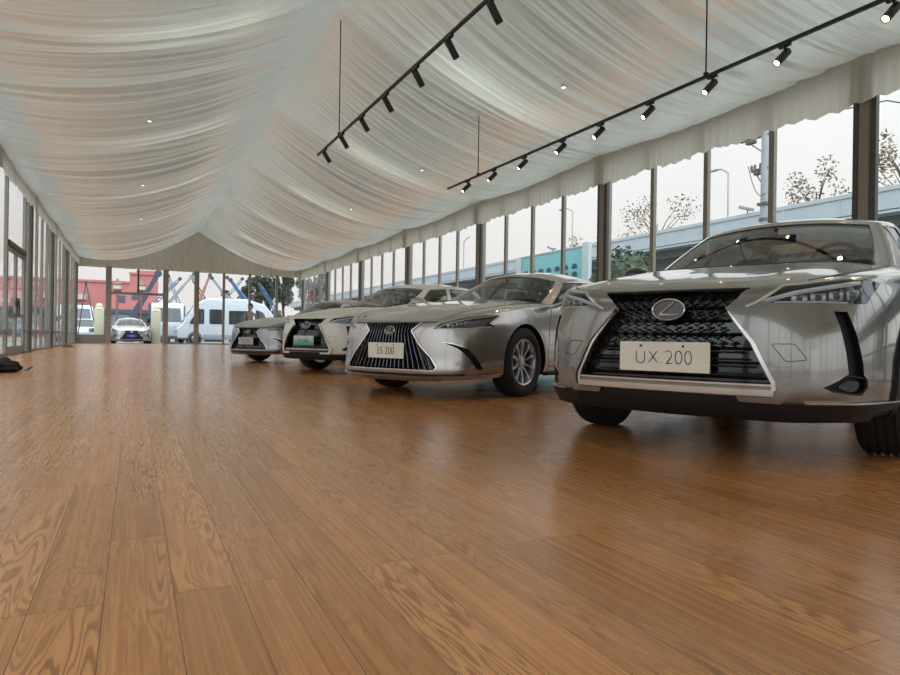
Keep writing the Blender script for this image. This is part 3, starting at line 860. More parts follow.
def make_es(root, paint, fine=True, plate=('ES 200', 'plate_cream', 'ink'), bars=True):
    sp = ES
    S0 = loft_body(sp, 4, 4)
    gr = sym([(0, .69), (.345, .690), (.255, .617), (.36, .49), (.47, .385), (.535, .292), (.515, .272), (0, .272)])
    hl = [(-.21, .635), (-.149, .681), (.0, .722), (.096, .745), (.25, .764), (.40, .774), (.30, .695), (.36, .668), (.117, .638)]
    fin = [(-.124, .517), (-.02, .50), (.109, .460), (.19, .37), (.243, .278), (.182, .278), (.13, .355), (.07, .42), (.0, .47)]
    cuts = [cutter(S0, gr, 0, .05, 'gloss_black', False), cutter(S0, hl, 40, .045, 'gloss_black'), cutter(S0, fin, 40, .025, 'black_plastic')]
    S, body, G = car_base(sp, root, paint, cuts)
    paint_low(body, .2)
    bm = B()
    def inside(y, z): return inpoly((y, z), gr)
    if bars:
        n = 10 if fine else 7
        for i in range(n):
            for s in (1, -1):
                if i == 0 and s < 0: continue
                y0 = .345*i/n*1.02
                pts = []
                for z in np.linspace(.683, .282, 26):
                    q = 1.0 if z > .61 else 1+.62*((.61-z)/.33)**1.05*(.5+.5*i/n)
                    kx = (1-.25*(.69-z)/.07) if z > .62 and i > n*.72 else (.75 if i > n*.72 else 1)
                    y = s*y0*q
                    if inside(y*1.01, z): pts.append((y, z))
                if len(pts) < 4: continue
                rows = []
                for (y, z) in pts:
                    l, nn = S.at(y, z)
                    f = .0042
                    rows.append([l-nn*.004+Vector((0, -f, 0)), l-nn*.002, l-nn*.004+Vector((0, f, 0)), l-nn*.046+Vector((0, f, 0)), l-nn*.046+Vector((0, -f, 0))])
                V = [[bm.verts.new(p) for p in r_] for r_ in rows]
                for a, b in zip(V, V[1:]):
                    for j in range(5): bm.faces.new((a[j], a[(j+1) % 5], b[(j+1) % 5], b[j]))
                bm.faces.new(V[0][::-1]); bm.faces.new(V[-1])
        # tails of the outer bars that start on the splayed edge
        for s in (1, -1):
            for i in range(6):
                y0 = .30+.045*i; z0 = .56-.05*i
                pts = [(s*(y0+.12*t), z0-(z0-.285)*t) for t in np.linspace(0, 1, 10)]
                pts = [p for p in pts if inside(p[0]*1.01, p[1])]
                if len(pts) > 2: tube(bm, [S.at(a, b)[0]-S.at(a, b)[1]*.008 for a, b in pts], .0042, 4)
        bmesh.ops.recalc_face_normals(bm, faces=bm.faces)
    else:
        for z in np.arange(.30, .68, .05):
            for y in np.arange(-.5, .5, .07):
                P = [(y-.025, z+.016), (y, z-.012), (y+.025, z+.016)]
                if all(inside(*p) for p in P): tube(bm, [S.at(*p)[0]-S.at(*p)[1]*.02 for p in P], .006, 4)
        for zz in np.arange(.31, .68, .09):
            ys = [y for y in np.linspace(-.53, .53, 60) if inside(y, zz)]
            tube(bm, [S.at(y, zz)[0]-S.at(y, zz)[1]*.035 for y in np.linspace(ys[0], ys[-1], 20)], .007, 4)
    g = obj('grille', bm, [MATS['grille_bar' if bars else 'grille_black']], root, 30)
    bm = B()
    for mi in (False, True):
        S.strip([(.350, .690), (.262, .617), (.366, .492), (.478, .387), (.545, .292), (.522, .266)], .012, 0, .010, .025, .02, mirror=mi, bm=bm)
    S.strip([(-.52, .266), (.52, .266)], .012, 0, .012, .025, .03, bm=bm)
    obj('grille_frame', bm, [MATS['satin_chrome']], g, 35)
    bm = B()
    S.strip([(-.56, .205), (-.3, .198), (.3, .198), (.56, .205)], .030, 0, .022, .04, .04, bm=bm)
    for mi in (False, True): S.strip([(-.16, .207), (.1, .215), (.3, .225), (.40, .235)], .030, 40, .020, .035, .03, mirror=mi, bm=bm)
    obj('lower_lip', bm, [MATS[paint]], root, 35)
    for mi in (False, True):
        headlamp('headlight', S, root, hl, 40, [([(-.19, .643), (-.13, .675), (.0, .712), (.12, .738), (.25, .755), (.36, .766)], .007), ([(-.17, .641), (.1, .645), (.2, .655), (.33, .668)], .006)],
                 [(-.06, .672, .030, .020), (.02, .685, .030, .022), (.10, .695, .030, .022)], mi)
    bm = B()
    for mi in (False, True): S.strip([(-.124, .519), (-.02, .503), (.112, .463), (.195, .372), (.247, .278)], .007, 40, .005, .012, .02, mirror=mi, bm=bm)
    pieces('vent_trim', bm, [MATS['satin_chrome']], root, 35)
    bm = B()
    for mi in (False, True):
        S.strip([(.80, .56), (.72, .62), (.58, .675), (.45, .71), (.2, .74), (-.2, .760), (-.5, .768)], .006, 'top', .0012, .004, .02, mirror=mi, bm=bm)
        S.strip([(.43, .24), (.43, .5), (.47, .70), (.56, .875)], .007, 90, .0012, .004, .02, mirror=mi, bm=bm)
        for x in (-1.66, -2.55): S.strip([(-x, .3), (-x, .6), (-x+.03, .90)], .006, 90, .0012, .004, .03, mirror=mi, bm=bm)
        S.strip([(.46, .285), (1.2, .285), (2.45, .29)], .006, 90, .0012, .004, .03, mirror=mi, bm=bm)
    S.strip([(-.5, .692), (-.34, .697), (0, .697), (.34, .697), (.5, .697)], .005, 0, .002, .006, .02, bm=bm)
    pieces('panel_gap', bm, [MATS['gap_black']], root, 40)
    bm = B()
    for mi in (1, -1): box(bm, (-2.46, mi*.84, .19), (-.42, mi*.915, .235), .015)
    pieces('side_sill', bm, [MATS['black_plastic']], root, 40)
    bm = B()
    for sg in (1, -1):
        k = 4; cols = [G[i] for i in range(3*k, 9*k)]
        tube(bm, [Vector((c[4*k][0], sg*(c[4*k][1]+.004), c[4*k][2])) for c in cols], .008, 6)
        tube(bm, [Vector((c[1*k][0], sg*(c[1*k][1]+.004), c[1*k][2])) for c in cols], .008, 6)
    pieces('window_trim', bm, [MATS['satin_chrome']], root, 50)
    bm = B()
    for x in (-1.45, -2.35):
        for s in (1, -1):
            l, n = S.hit((x, s*3, .80), (0, -s, 0)); box(bm, (x-.11, l.y-.008 if s < 0 else l.y-.002, .785), (x+.11, l.y+.002 if s < 0 else l.y+.024, .815), .008)
    pieces('door_handle', bm, [MATS[paint]], root, 50)
    for s in (1, -1):
        o = obj('side_mirror', mirror_bm(s, .22, .13), [MATS[paint]], root, 50); o.location = (-.68, s*1.01, .985)
        gl = B(); lathe(gl, [(0, -.006), (.8, -.006), (.8, .0), (0, .001)], 24, 'x'); bmesh.ops.scale(gl, vec=(1, .1, .06), verts=gl.verts)
        m2 = obj('mirror_glass', gl, [MATS['chrome']], o, 40); m2.location = (-.031, 0, 0)
    emblem(root, S, 0, .618, .115, .082)
    number_plate(root, .992, .436, .44, .142, plate[0], MATS[plate[1]], .098, tmat=plate[2], squeeze=.80, thin=-.0012)
    interior(root, sp, S)
    add_wheels(root, sp['wb'], sp['track'], sp['r'], sp['tw'], sp['rim'], 20, True, MATS['alloy'], not fine)
    return S
# ------------------------------------------------------------------ setting materials
def wood_floor():
    m, nt, out = newmat('plank_floor'); N = nt.nodes
    b = N.new('ShaderNodeBsdfPrincipled'); link(nt, b, 'BSDF', out, 'Surface')
    tc = N.new('ShaderNodeTexCoord')
    mp = N.new('ShaderNodeMapping'); mp.inputs['Rotation'].default_value = (0, 0, PI/2); mp.inputs['Location'].default_value = (0.3, .05, 0)
    link(nt, tc, 'Object', mp, 'Vector')
    br = N.new('ShaderNodeTexBrick'); br.offset = .37; br.offset_frequency = 3; br.squash = 1
    br.inputs['Scale'].default_value = 1; br.inputs['Brick Width'].default_value = 1.22; br.inputs['Row Height'].default_value = .135
    br.inputs['Mortar Size'].default_value = .0012; br.inputs['Mortar Smooth'].default_value = .2; br.inputs['Bias'].default_value = 0
    br.inputs['Color1'].default_value = (0, 0, 0, 1); br.inputs['Color2'].default_value = (1, 1, 1, 1); br.inputs['Mortar'].default_value = (.5, .5, .5, 1)
    link(nt, mp, 'Vector', br, 'Vector')
    mul = N.new('ShaderNodeMath'); mul.operation = 'MULTIPLY'; mul.inputs[1].default_value = 37.
    link(nt, br, 'Color', mul, 0)
    def noise(sx, sy, detail, dist=0, rough=.5):
        mm = N.new('ShaderNodeMapping'); mm.inputs['Scale'].default_value = (sx, sy, 1); link(nt, tc, 'Object', mm, 'Vector')
        n = N.new('ShaderNodeTexNoise'); n.noise_dimensions = '4D'; n.inputs['Scale'].default_value = 1; n.inputs['Detail'].default_value = detail
        n.inputs['Roughness'].default_value = rough; n.inputs['Distortion'].default_value = dist
        link(nt, mm, 'Vector', n, 'Vector'); link(nt, mul, 'Value', n, 'W'); return n
    big = noise(12, 1.25, 2.2, .5)
    k = N.new('ShaderNodeMath'); k.operation = 'MULTIPLY'; k.inputs[1].default_value = 150; link(nt, big, 'Fac', k, 0)
    sn = N.new('ShaderNodeMath'); sn.operation = 'SINE'; link(nt, k, 'Value', sn, 0)
    rm = N.new('ShaderNodeMapRange'); rm.inputs['From Min'].default_value = -1; rm.inputs['From Max'].default_value = 1; link(nt, sn, 'Value', rm, 'Value')
    fine = noise(95, 1.3, 4, 0, .6)
    mask = noise(3.2, .7, 1)
    mk = N.new('ShaderNodeMapRange'); mk.inputs['From Min'].default_value = .45; mk.inputs['From Max'].default_value = .58; link(nt, mask, 'Fac', mk, 'Value')
    def mix(a, ai, b_, bi, f, fi=None, val=None):
        x = N.new('ShaderNodeMix'); x.data_type = 'RGBA'
        if f is not None: nt.links.new(f.outputs[fi], x.inputs[0])
        else: x.inputs[0].default_value = val
        for s, si, t in ((a, ai, 6), (b_, bi, 7)):
            if isinstance(s, tuple): x.inputs[t].default_value = s
            else: nt.links.new(s.outputs[si], x.inputs[t])
        return x
    cr = N.new('ShaderNodeValToRGB'); link(nt, fine, 'Fac', cr, 'Fac')
    cr.color_ramp.elements[0].position = .3; cr.color_ramp.elements[1].position = .72
    cr.color_ramp.elements[0].color = srgb(172, 108, 60); cr.color_ramp.elements[1].color = srgb(224, 158, 100)
    ring = N.new('ShaderNodeValToRGB'); link(nt, rm, 'Result', ring, 'Fac')
    ring.color_ramp.elements[0].position = .12; ring.color_ramp.elements[1].position = .55
    ring.color_ramp.elements[0].color = srgb(138, 84, 46); ring.color_ramp.elements[1].color = srgb(226, 160, 102)
    m0 = N.new('ShaderNodeMath'); m0.operation = 'MULTIPLY'; m0.inputs[1].default_value = .6; link(nt, mk, 'Result', m0, 0)
    c1 = mix(cr, 'Color', ring, 'Color', m0, 'Value')
    hs = N.new('ShaderNodeHueSaturation'); nt.links.new(c1.outputs[2], hs.inputs['Color'])
    vr = N.new('ShaderNodeMapRange'); vr.inputs['To Min'].default_value = .84; vr.inputs['To Max'].default_value = 1.10; link(nt, br, 'Color', vr, 'Value'); link(nt, vr, 'Result', hs, 'Value'); hs.inputs['Saturation'].default_value = 1.03
    c2 = mix(hs, 'Color', srgb(104, 68, 44), None, br, 'Fac')
    nt.links.new(c2.outputs[2], b.inputs['Base Color'])
    rr = N.new('ShaderNodeMapRange'); rr.inputs['To Min'].default_value = .20; rr.inputs['To Max'].default_value = .34; link(nt, fine, 'Fac', rr, 'Value'); link(nt, rr, 'Result', b, 'Roughness')
    bp = N.new('ShaderNodeBump'); bp.inputs['Strength'].default_value = .05; bp.inputs['Distance'].default_value = .002
    b.inputs['Coat Weight'].default_value = .35; b.inputs['Coat Roughness'].default_value = .16
    ad = N.new('ShaderNodeMath'); ad.operation = 'SUBTRACT'; link(nt, fine, 'Fac', ad, 0); link(nt, br, 'Fac', ad, 1)
    link(nt, ad, 'Value', bp, 'Height'); link(nt, bp, 'Normal', b, 'Normal')
    return m

def fabric(name, col, trans, gloss, rough, pleat_scale=None, bump=.3):
    """satin lining: diffuse, lets some daylight through, soft sheen along the folds"""
    m, nt, out = newmat(name); N = nt.nodes
    d = N.new('ShaderNodeBsdfDiffuse'); t = N.new('ShaderNodeBsdfTranslucent'); g = N.new('ShaderNodeBsdfGlossy')
    tc = N.new('ShaderNodeTexCoord')
    n = N.new('ShaderNodeTexNoise'); n.inputs['Scale'].default_value = 3; n.inputs['Detail'].default_value = 3; link(nt, tc, 'Object', n, 'Vector')
    cr = N.new('ShaderNodeValToRGB'); link(nt, n, 'Fac', cr, 'Fac')
    cr.color_ramp.elements[0].color = tuple(c*.95 for c in col[:3])+(1,); cr.color_ramp.elements[1].color = col
    for s in (d, t): link(nt, cr, 'Color', s, 'Color')
    g.inputs['Color'].default_value = (.96, .98, .93, 1); g.inputs['Roughness'].default_value = rough
    if pleat_scale:
        mp = N.new('ShaderNodeMapping'); mp.inputs['Scale'].default_value = pleat_scale; link(nt, tc, 'Object', mp, 'Vector')
        n2 = N.new('ShaderNodeTexNoise'); n2.inputs['Scale'].default_value = 1; n2.inputs['Detail'].default_value = 3; n2.inputs['Roughness'].default_value = .6; link(nt, mp, 'Vector', n2, 'Vector')
        bp = N.new('ShaderNodeBump'); bp.inputs['Strength'].default_value = bump; bp.inputs['Distance'].default_value = .03; link(nt, n2, 'Fac', bp, 'Height')
        for s in (d, t, g): link(nt, bp, 'Normal', s, 'Normal')
    a = N.new('ShaderNodeMixShader'); a.inputs['Fac'].default_value = trans; link(nt, d, 'BSDF', a, 1); link(nt, t, 'BSDF', a, 2)
    b = N.new('ShaderNodeMixShader'); b.inputs['Fac'].default_value = gloss; link(nt, a, 'Shader', b, 1); link(nt, g, 'BSDF', b, 2)
    link(nt, b, 'Shader', out, 'Surface')
    return m

wood_floor()
fabric('satin_lining', srgb(180, 184, 175), .30, .42, .20, (.6, 20, .6), .25)
fabric('membrane', srgb(232, 232, 228), .5, .03, .4)
fabric('pleated_lining', srgb(226, 222, 210), .42, .05, .45)
pmat('tent_frame', srgb(142, 135, 122), .45, .25, noise=.03)
pmat('tent_frame_dark', srgb(82, 77, 70), .5, .2, noise=.03)
pmat('kick_panel', srgb(122, 124, 112), .5, noise=.03)
glassmat('window_glass', (.97, .98, .975), 1.5, 0, .35)
pmat('track_black', srgb(18, 18, 19), .45)
emat('lamp_warm', (1, .66, .34), 14)
emat('lamp_cool', (.95, 1, .97), 3)
pmat('asphalt', srgb(120, 118, 114), .85, noise=.12, scale=6)
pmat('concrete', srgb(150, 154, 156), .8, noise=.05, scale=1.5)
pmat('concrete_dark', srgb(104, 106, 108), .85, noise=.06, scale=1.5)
pmat('parapet', srgb(168, 178, 182), .7, noise=.04, scale=.8)

# ------------------------------------------------------------------ the tent
W, XL, YE, YB, BAY = 8.474, -2.545, 36.75, -10.5, 5.25
XR, ZR, ZE = (W+XL)/2, 5.95, 4.28
def struct(name, bm, m, parent=None, smooth=None):
    o = obj(name, bm, [MATS[m]] if isinstance(m, str) else [MATS[x] for x in m], parent, smooth); 
    if parent is None: o['kind'] = 'structure'
    return o
bm = B(); box(bm, (XL-.1, YB-.1, -.06), (W+.1, YE+.1, 0)); struct('floor', bm, 'plank_floor')
bm = B(); box(bm, (-90, -60, -.14), (140, 160, -.10)); struct('ground', bm, 'asphalt')

rng = np.random.default_rng(7)
PH = [(l, rng.uniform(0, 9), a, rng.uniform(-.3, .3)) for l, a in
      ((.145, .012), (.21, .020), (.31, .030), (.46, .040), (.70, .046), (1.15, .050))]
PH2 = [(2*PI/l, rng.uniform(0, 6.28)) for l in (1.3, .83, 2.1)]
def lining_z(t, Y, side, fold=True):
    """height of the lining: t 0 at the ridge, 1 at the eaves; hangs in swags between the rafters, gathered into creased folds"""
    z = ZE+(ZR-ZE)*(1-t)**1.95
    yb = (Y % BAY)/BAY
    z -= .60*(math.sin(PI*yb)**.9)*(t*(1-t)**.7*1.75+.22*(1-t)+.12*t)
    if fold:
        env = min(1, 3.0*t)*min(1, .30+2.2*(1-t))
        q = 0
        for i, (lam, ph, a, dr) in enumerate(PH):      # laid pleats: a long easy slope, then a short return
            m = .5+.5*math.sin(PH2[i % 3][0]*Y*.7+PH2[(i+1) % 3][1]+side*i+1.1*t)
            f = ((Y+dr*t*.6+.06*math.sin(1.7*Y+i))/lam+ph+side*.37*i) % 1.0
            q += a*m*((f/.86 if f < .86 else (1-f)/.14)-.5)
        z += q*env*1.6
    return z
ys = np.concatenate([np.arange(YB, 2, .05), np.arange(2, 17, .0125), np.arange(17, YE+.001, .0215)])
for side, nm in ((1, 'ceiling'), (-1, 'ceiling')):
    NT = 22
    verts = []; xe = (W-.06) if side > 0 else (XL+.06)
    for Y in ys:
        for j in range(NT+1):
            t = j/NT; verts.append((XR+(xe-XR)*t, Y, lining_z(t, Y, side)))
    n = NT+1; faces = []
    for i in range(len(ys)-1):
        for j in range(NT):
            q = (i*n+j, i*n+j+1, (i+1)*n+j+1, (i+1)*n+j); faces.append(q if side < 0 else q[::-1])
    me = bpy.data.meshes.new(nm); me.from_pydata(verts, [], faces)
    o = obj(nm, me, [MATS['satin_lining']], None, 180); o['kind'] = 'structure'

def pleats(p0, p1, zt, zb, off, amp, lam, seed, cols=None):
    """hanging pleated cloth between two plan points; zt, zb functions of the distance along it"""
    r = random.Random(seed); p0, p1 = Vector(p0), Vector(p1); L = (p1-p0).length; d = (p1-p0)/L; nrm = Vector((-d.y, d.x))
    bm = B(); n = int(L/(lam/6)); rows = 7; prev = None; ph = 0; scal = 0
    for i in range(n+1):
        s = L*i/n; ph += 2*PI*(1/6)*(.85+.3*r.random())
        q = []
        step = .035*(int(s/(lam*4.3)) % 2)
        for j in range(rows+1):
            f = j/rows
            a = amp*math.sin(ph)*(.35+.65*f)+amp*.3*math.sin(ph*.37+3*f)
            z = zt(s)+(zb(s)-(0.02*math.sin(ph*.5)+step)-zt(s))*f
            c = p0+d*s+nrm*(off+a); q.append(bm.verts.new((c.x, c.y, z)))
        if prev:
            for j in range(rows): bm.faces.new((prev[j], prev[j+1], q[j+1], q[j]))
        prev = q
    return bm
tr_n = [0]
def trim(bm, m, smooth=None):
    tr_n[0] += 1; return struct(f'trim_{tr_n[0]}', bm, m, None, smooth)
# walls above the windows, behind the valances
for nm, x0, x1 in (('wall_right', W-.02, W+.16), ('wall_left', XL-.16, XL+.02)):
    bm = B(); box(bm, (x0, YB, 4.2), (x1, YE, 4.62)); struct(nm, bm, 'tent_frame')
trim(pleats((W-.03, YB), (W-.03, YE), lambda s: 4.30, lambda s: 3.68, .055, .016, .16, 1), 'pleated_lining', 180)
trim(pleats((XL+.03, YE), (XL+.03, YB), lambda s: 4.32, lambda s: 3.86, .055, .008, .3, 2), 'pleated_lining', 180)
def gable_top(s): 
    x = XL+s; t = abs(x-XR)/((W-XL)/2); return lining_z(min(1, t), YE-.05, 0, False)+.12
for y, nm, zb_, sd in ((YE-.02, 'wall_far', 3.83, 3), (YB+.02, 'wall_near', 3.75, 4)):
    bm = B(); vs = []
    for s in np.linspace(0, W-XL, 41): vs.append((XL+s, gable_top(s)+.05))
    poly = [(XL, 3.8)]+vs+[(W, 3.8)]
    prism(bm, poly, y, y+(.03 if y > 0 else -.03), 'y'); struct(nm, bm, 'membrane')
    if y > 0:
        half = (W-XL)/2
        trim(pleats((XL, y), (XR-.01, y), gable_top, lambda s: zb_, -.06 if y > 0 else .06, .018, .15, sd), 'pleated_lining', 180)
        trim(pleats((XR+.01, y), (W, y), lambda s: gable_top(s+half), lambda s: zb_, -.06, .018, .15, sd+5), 'pleated_lining', 180)
    else: trim(pleats((XL, y), (W, y), gable_top, lambda s: zb_, .06, .018, .3, sd), 'pleated_lining', 180)
# side posts and windows
wn = [0]
def new_window(loc=(0, 0, 0)):
    wn[0] += 1; return empty(f'window_{wn[0]}', loc, kind='structure')
ks = range(-2, 8)
for sx, x in ((1, W), (-1, XL)):
    for k in ks:
        y = k*BAY; y = min(max(y, YB+.06), YE-.06)
        bm = B(); box(bm, (x-.02 if sx > 0 else x-.20, y-.065, 0), (x+.20 if sx > 0 else x+.02, y+.065, 4.2), .008)
        for dy in (-.115, .115): box(bm, (x+sx*.03-.035, y+dy-.035, 0), (x+sx*.03+.035, y+dy+.035, 4.2), .006, 1)
        trim(bm, ('tent_frame', 'tent_frame_dark'))
    for k in list(ks)[:-1]:
        y0, y1 = k*BAY+.15, (k+1)*BAY-.15
        door = sx < 0 and k == 3
        w = new_window((x+sx*.06, y0, 0))
        n = 4; L = y1-y0; ed = [L*i/n for i in range(n+1)]
        if door: ed = [0, 1.5, 4.2-.05, L]            # the double door takes the place of the two middle panes
        for i, (a, b) in enumerate(zip(ed, ed[1:])):
            if door and i == 1: continue
            bm = B(); box(bm, (-.006, a+.03, .06), (.006, b-.03, 4.18)); obj('pane', bm, [MATS['window_glass']], w)
        for i, a in enumerate(ed[1:-1]):
            bm = B(); box(bm, (-.04, a-.045, .0), (.035, a+.045, 4.2), .006); obj('mullion', bm, [MATS['tent_frame']], w)
        bm = B(); box(bm, (-.045, 0, 0), (.045, ed[1] if door else L, .07), .005)
        if door: box(bm, (-.045, ed[2], 0), (.045, L, .07), .005)
        obj('bottom_rail', bm, [MATS['tent_frame']], w)
        bm = B()
        for a, b in zip(ed, ed[1:]):
            if door and a == ed[1]: continue
            box(bm, (-.04, a+.05, .52), (.04, b-.05, .58), .004)
        obj('guard_rail', bm, [MATS['tent_frame']], w)
        if door:
            d = empty('door_1', (x+sx*.06, y0+ed[1]+.05, 0), kind='structure')
            dl = ed[2]-ed[1]-.1
            bm = B(); box(bm, (-.05, 0, 2.5), (.06, dl, 2.62), .005); obj('transom', bm, [MATS['tent_frame_dark']], d)
            bm = B(); box(bm, (-.006, .03, 2.62), (.006, dl-.03, 4.18)); obj('transom_pane', bm, [MATS['window_glass']], d)
            for s in (0, 1):
                a, b = (0.01, dl/2-.005) if s == 0 else (dl/2+.005, dl-.01)
                bm = B(); box(bm, (-.03, a, .01), (.03, a+.09, 2.49), .005); box(bm, (-.03, b-.09, .01), (.03, b, 2.49), .005); box(bm, (-.028, a+.09, .01), (.028, b-.09, .2), .004); box(bm, (-.028, a+.09, 2.40), (.028, b-.09, 2.49), .004); box(bm, (-.028, a+.09, .9), (.028, b-.09, .98), .004)
                lf = obj('door_leaf', bm, [MATS['tent_frame']], d)
                bm = B(); box(bm, (-.006, a+.08, .19), (.006, b-.08, 2.41)); obj('door_pane', bm, [MATS['window_glass']], lf)
                hy = b-.13 if s == 0 else a+.13
                bm = B(); tube(bm, [(.03, hy, .95), (.075, hy, .95), (.075, hy, 1.35), (.03, hy, 1.35)], .013, 8); box(bm, (.025, hy-.12 if s else hy-.02, 1.16), (.07, hy+.02 if s else hy+.12, 1.30), .01)
                obj('door_handle', bm, [MATS['track_black']], lf, 50)
# end walls: wide posts, panes, the second opening has a transom
EP = [(-1.19, .13), (1.43, .13), (2.93, .12), (4.29, .06), (5.64, .06), (7.09, .07)]
for y, far in ((YE, True), (YB, False)):
    sy = 1 if far else -1
    for (x, hw) in EP:
        bm = B(); box(bm, (x-hw, y-.08, 0), (x+hw, y+.10, 3.86), .008); trim(bm, 'tent_frame')
    w = new_window((0, y+.02*sy, 0))
    xs = [(XL+.05, 0)]+EP+[(W-.05, 0)]
    for i, ((xa, ha), (xb, hb)) in enumerate(zip(xs, xs[1:])):
        a, b = xa+ha, xb-hb
        z0 = .44 if i == 0 else .05
        if i == 1:
            bm = B(); box(bm, (a, -.05, 2.49), (b, .05, 2.61), .006); obj('transom', bm, [MATS['tent_frame']], w)
            bm = B(); box(bm, (.10, -.04, 2.61), (.19, .04, 3.86), .006); obj('mullion', bm, [MATS['tent_frame_dark']], w)
            for p, q in ((a, .10), (.19, b)):
                bm = B(); box(bm, (p, -.006, 2.6), (q, .006, 3.84)); obj('pane', bm, [MATS['window_glass']], w)
            continue      # the doorway below stands open
        bm = B(); box(bm, (a, -.006, z0), (b, .006, 3.84)); obj('pane', bm, [MATS['window_glass']], w)
        bm = B(); box(bm, (a, -.04, 0), (b, .04, .44 if i == 0 else .06), .004); obj('kick_panel' if i == 0 else 'bottom_rail', bm, [MATS['kick_panel' if i == 0 else 'tent_frame']], w)

# ------------------------------------------------------------------ track lights
def head_mesh():
    bm = B(); lathe(bm, [(0, .11), (.036, .11), (.039, .105), (.039, -.10), (.036, -.11), (.031, -.11), (.031, -.095), (0, -.095)], 20, 'z'); return bm
head_me = None
def track(name, x, y0, y1, z0, z1, rods, heads, label, cat_label, tilt, lamp_e, group, labels):
    global head_me
    e = empty(name, (x, (y0+y1)/2, (z0+z1)/2), 0, label, 'light track')
    m0 = (y0+y1)/2; zf = lambda y: z0+(z1-z0)*(y-y0)/(y1-y0); zc = (z0+z1)/2
    ang = math.atan2(z1-z0, y1-y0)
    bm = B(); box(bm, (-.018, -(y1-y0)/2, -.017), (.018, (y1-y0)/2, .017), .003, M=Matrix.Rotation(ang, 4, 'X')); obj('rail', bm, [MATS['track_black']], e)
    for (y, zt) in rods:
        bm = B(); tube(bm, [(0, y-m0, zf(y)-zc), (0, y-m0, zt-zc)], .009, 8); lathe(bm, [(0, 0), (.03, 0), (.03, .03), (0, .03)], 12, 'z', M=Matrix.Translation((0, y-m0, zf(y)-zc+.015)))
        obj('hanging_rod', bm, [MATS['track_black']], e, 50)
    for i, y in enumerate(heads):
        h = empty('track_spotlight', (x, y, zf(y)-.017), 0, labels(i), 'spotlight', group)
        bm = B(); box(bm, (-.02, -.06, -.03), (.02, .06, 0), .004); obj('adapter', bm, [MATS['track_black']], h)
        bm = B(); tube(bm, [(0, 0, -.02), (0, 0, -.075)], .011, 8); obj('stem', bm, [MATS['track_black']], h, 50)
        tl = tilt(i); d = Vector(tl).normalized()
        rot = Vector((0, 0, -1)).rotation_difference(d)
        if head_me is None:
            hd = obj('lamp_housing', head_mesh(), [MATS['track_black']], h, 40); head_me = hd.data
        else: hd = obj('lamp_housing', head_me, None, h)
        hd.rotation_mode = 'QUATERNION'; hd.rotation_quaternion = rot; hd.location = Vector((0, 0, -.10))+d*.05
        bm = B(); lathe(bm, [(0, -.094), (.030, -.094), (.026, -.098), (0, -.100)], 16, 'z'); ln = obj('lamp_lens', bm, [MATS['lamp_warm']], hd, 60)
        ld = bpy.data.lights.new('track_lamp', 'SPOT'); ld.energy = lamp_e; ld.color = (1, .86, .66); ld.spot_size = R(58); ld.spot_blend = .6; ld.shadow_soft_size = .03
        lo = bpy.data.objects.new('track_lamp', ld); C.objects.link(lo); lo.parent = hd; lo.location = (0, 0, -.13)
def rod_top(x, y): return lining_z(abs(x-XR)/((W-XL)/2), y, 1, False)+.03
H1 = [5.48, 6.42, 7.36, 8.42, 9.44, 10.50, 11.58]
H1 = [1.7, 2.65, 3.6, 4.54]+H1
H2 = [-.6, .4, 1.4, 2.35, 3.30, 4.32, 5.21, 6.17, 7.12, 8.00, 9.06, 10.06, 11.06]
pl = lambda n: ['first', 'second', 'third', 'fourth', 'fifth', 'sixth', 'seventh', 'eighth', 'ninth', 'tenth', 'eleventh', 'twelfth', 'thirteenth'][n]
track('lighting_track', 3.06, .9, 12.12, 3.80, 3.96, [(5.25, rod_top(3.06, 5.25)), (10.7, rod_top(3.06, 10.7))], H1,
      'black ceiling track hung below the tent ridge, left one of two', '', lambda i: (.56, .02, -.82), 9, 'spotlights on the left track',
      lambda i: f'black spotlight on the left ceiling track, {pl(len(H1)-1-i)} from its far end')
track('lighting_track', 5.70, -1.4, 11.95, 3.44, 3.59, [(.3, rod_top(5.7, .3)), (5.3, rod_top(5.7, 5.3)), (10.65, rod_top(5.7, 10.65))], H2,
      'black ceiling track above the parked cars, right one of two', '', lambda i: (-.72, .02, -.7), 14, 'spotlights on the right track',
      lambda i: f'lit black spotlight on the right ceiling track, {pl(len(H2)-1-i)} from its far end')

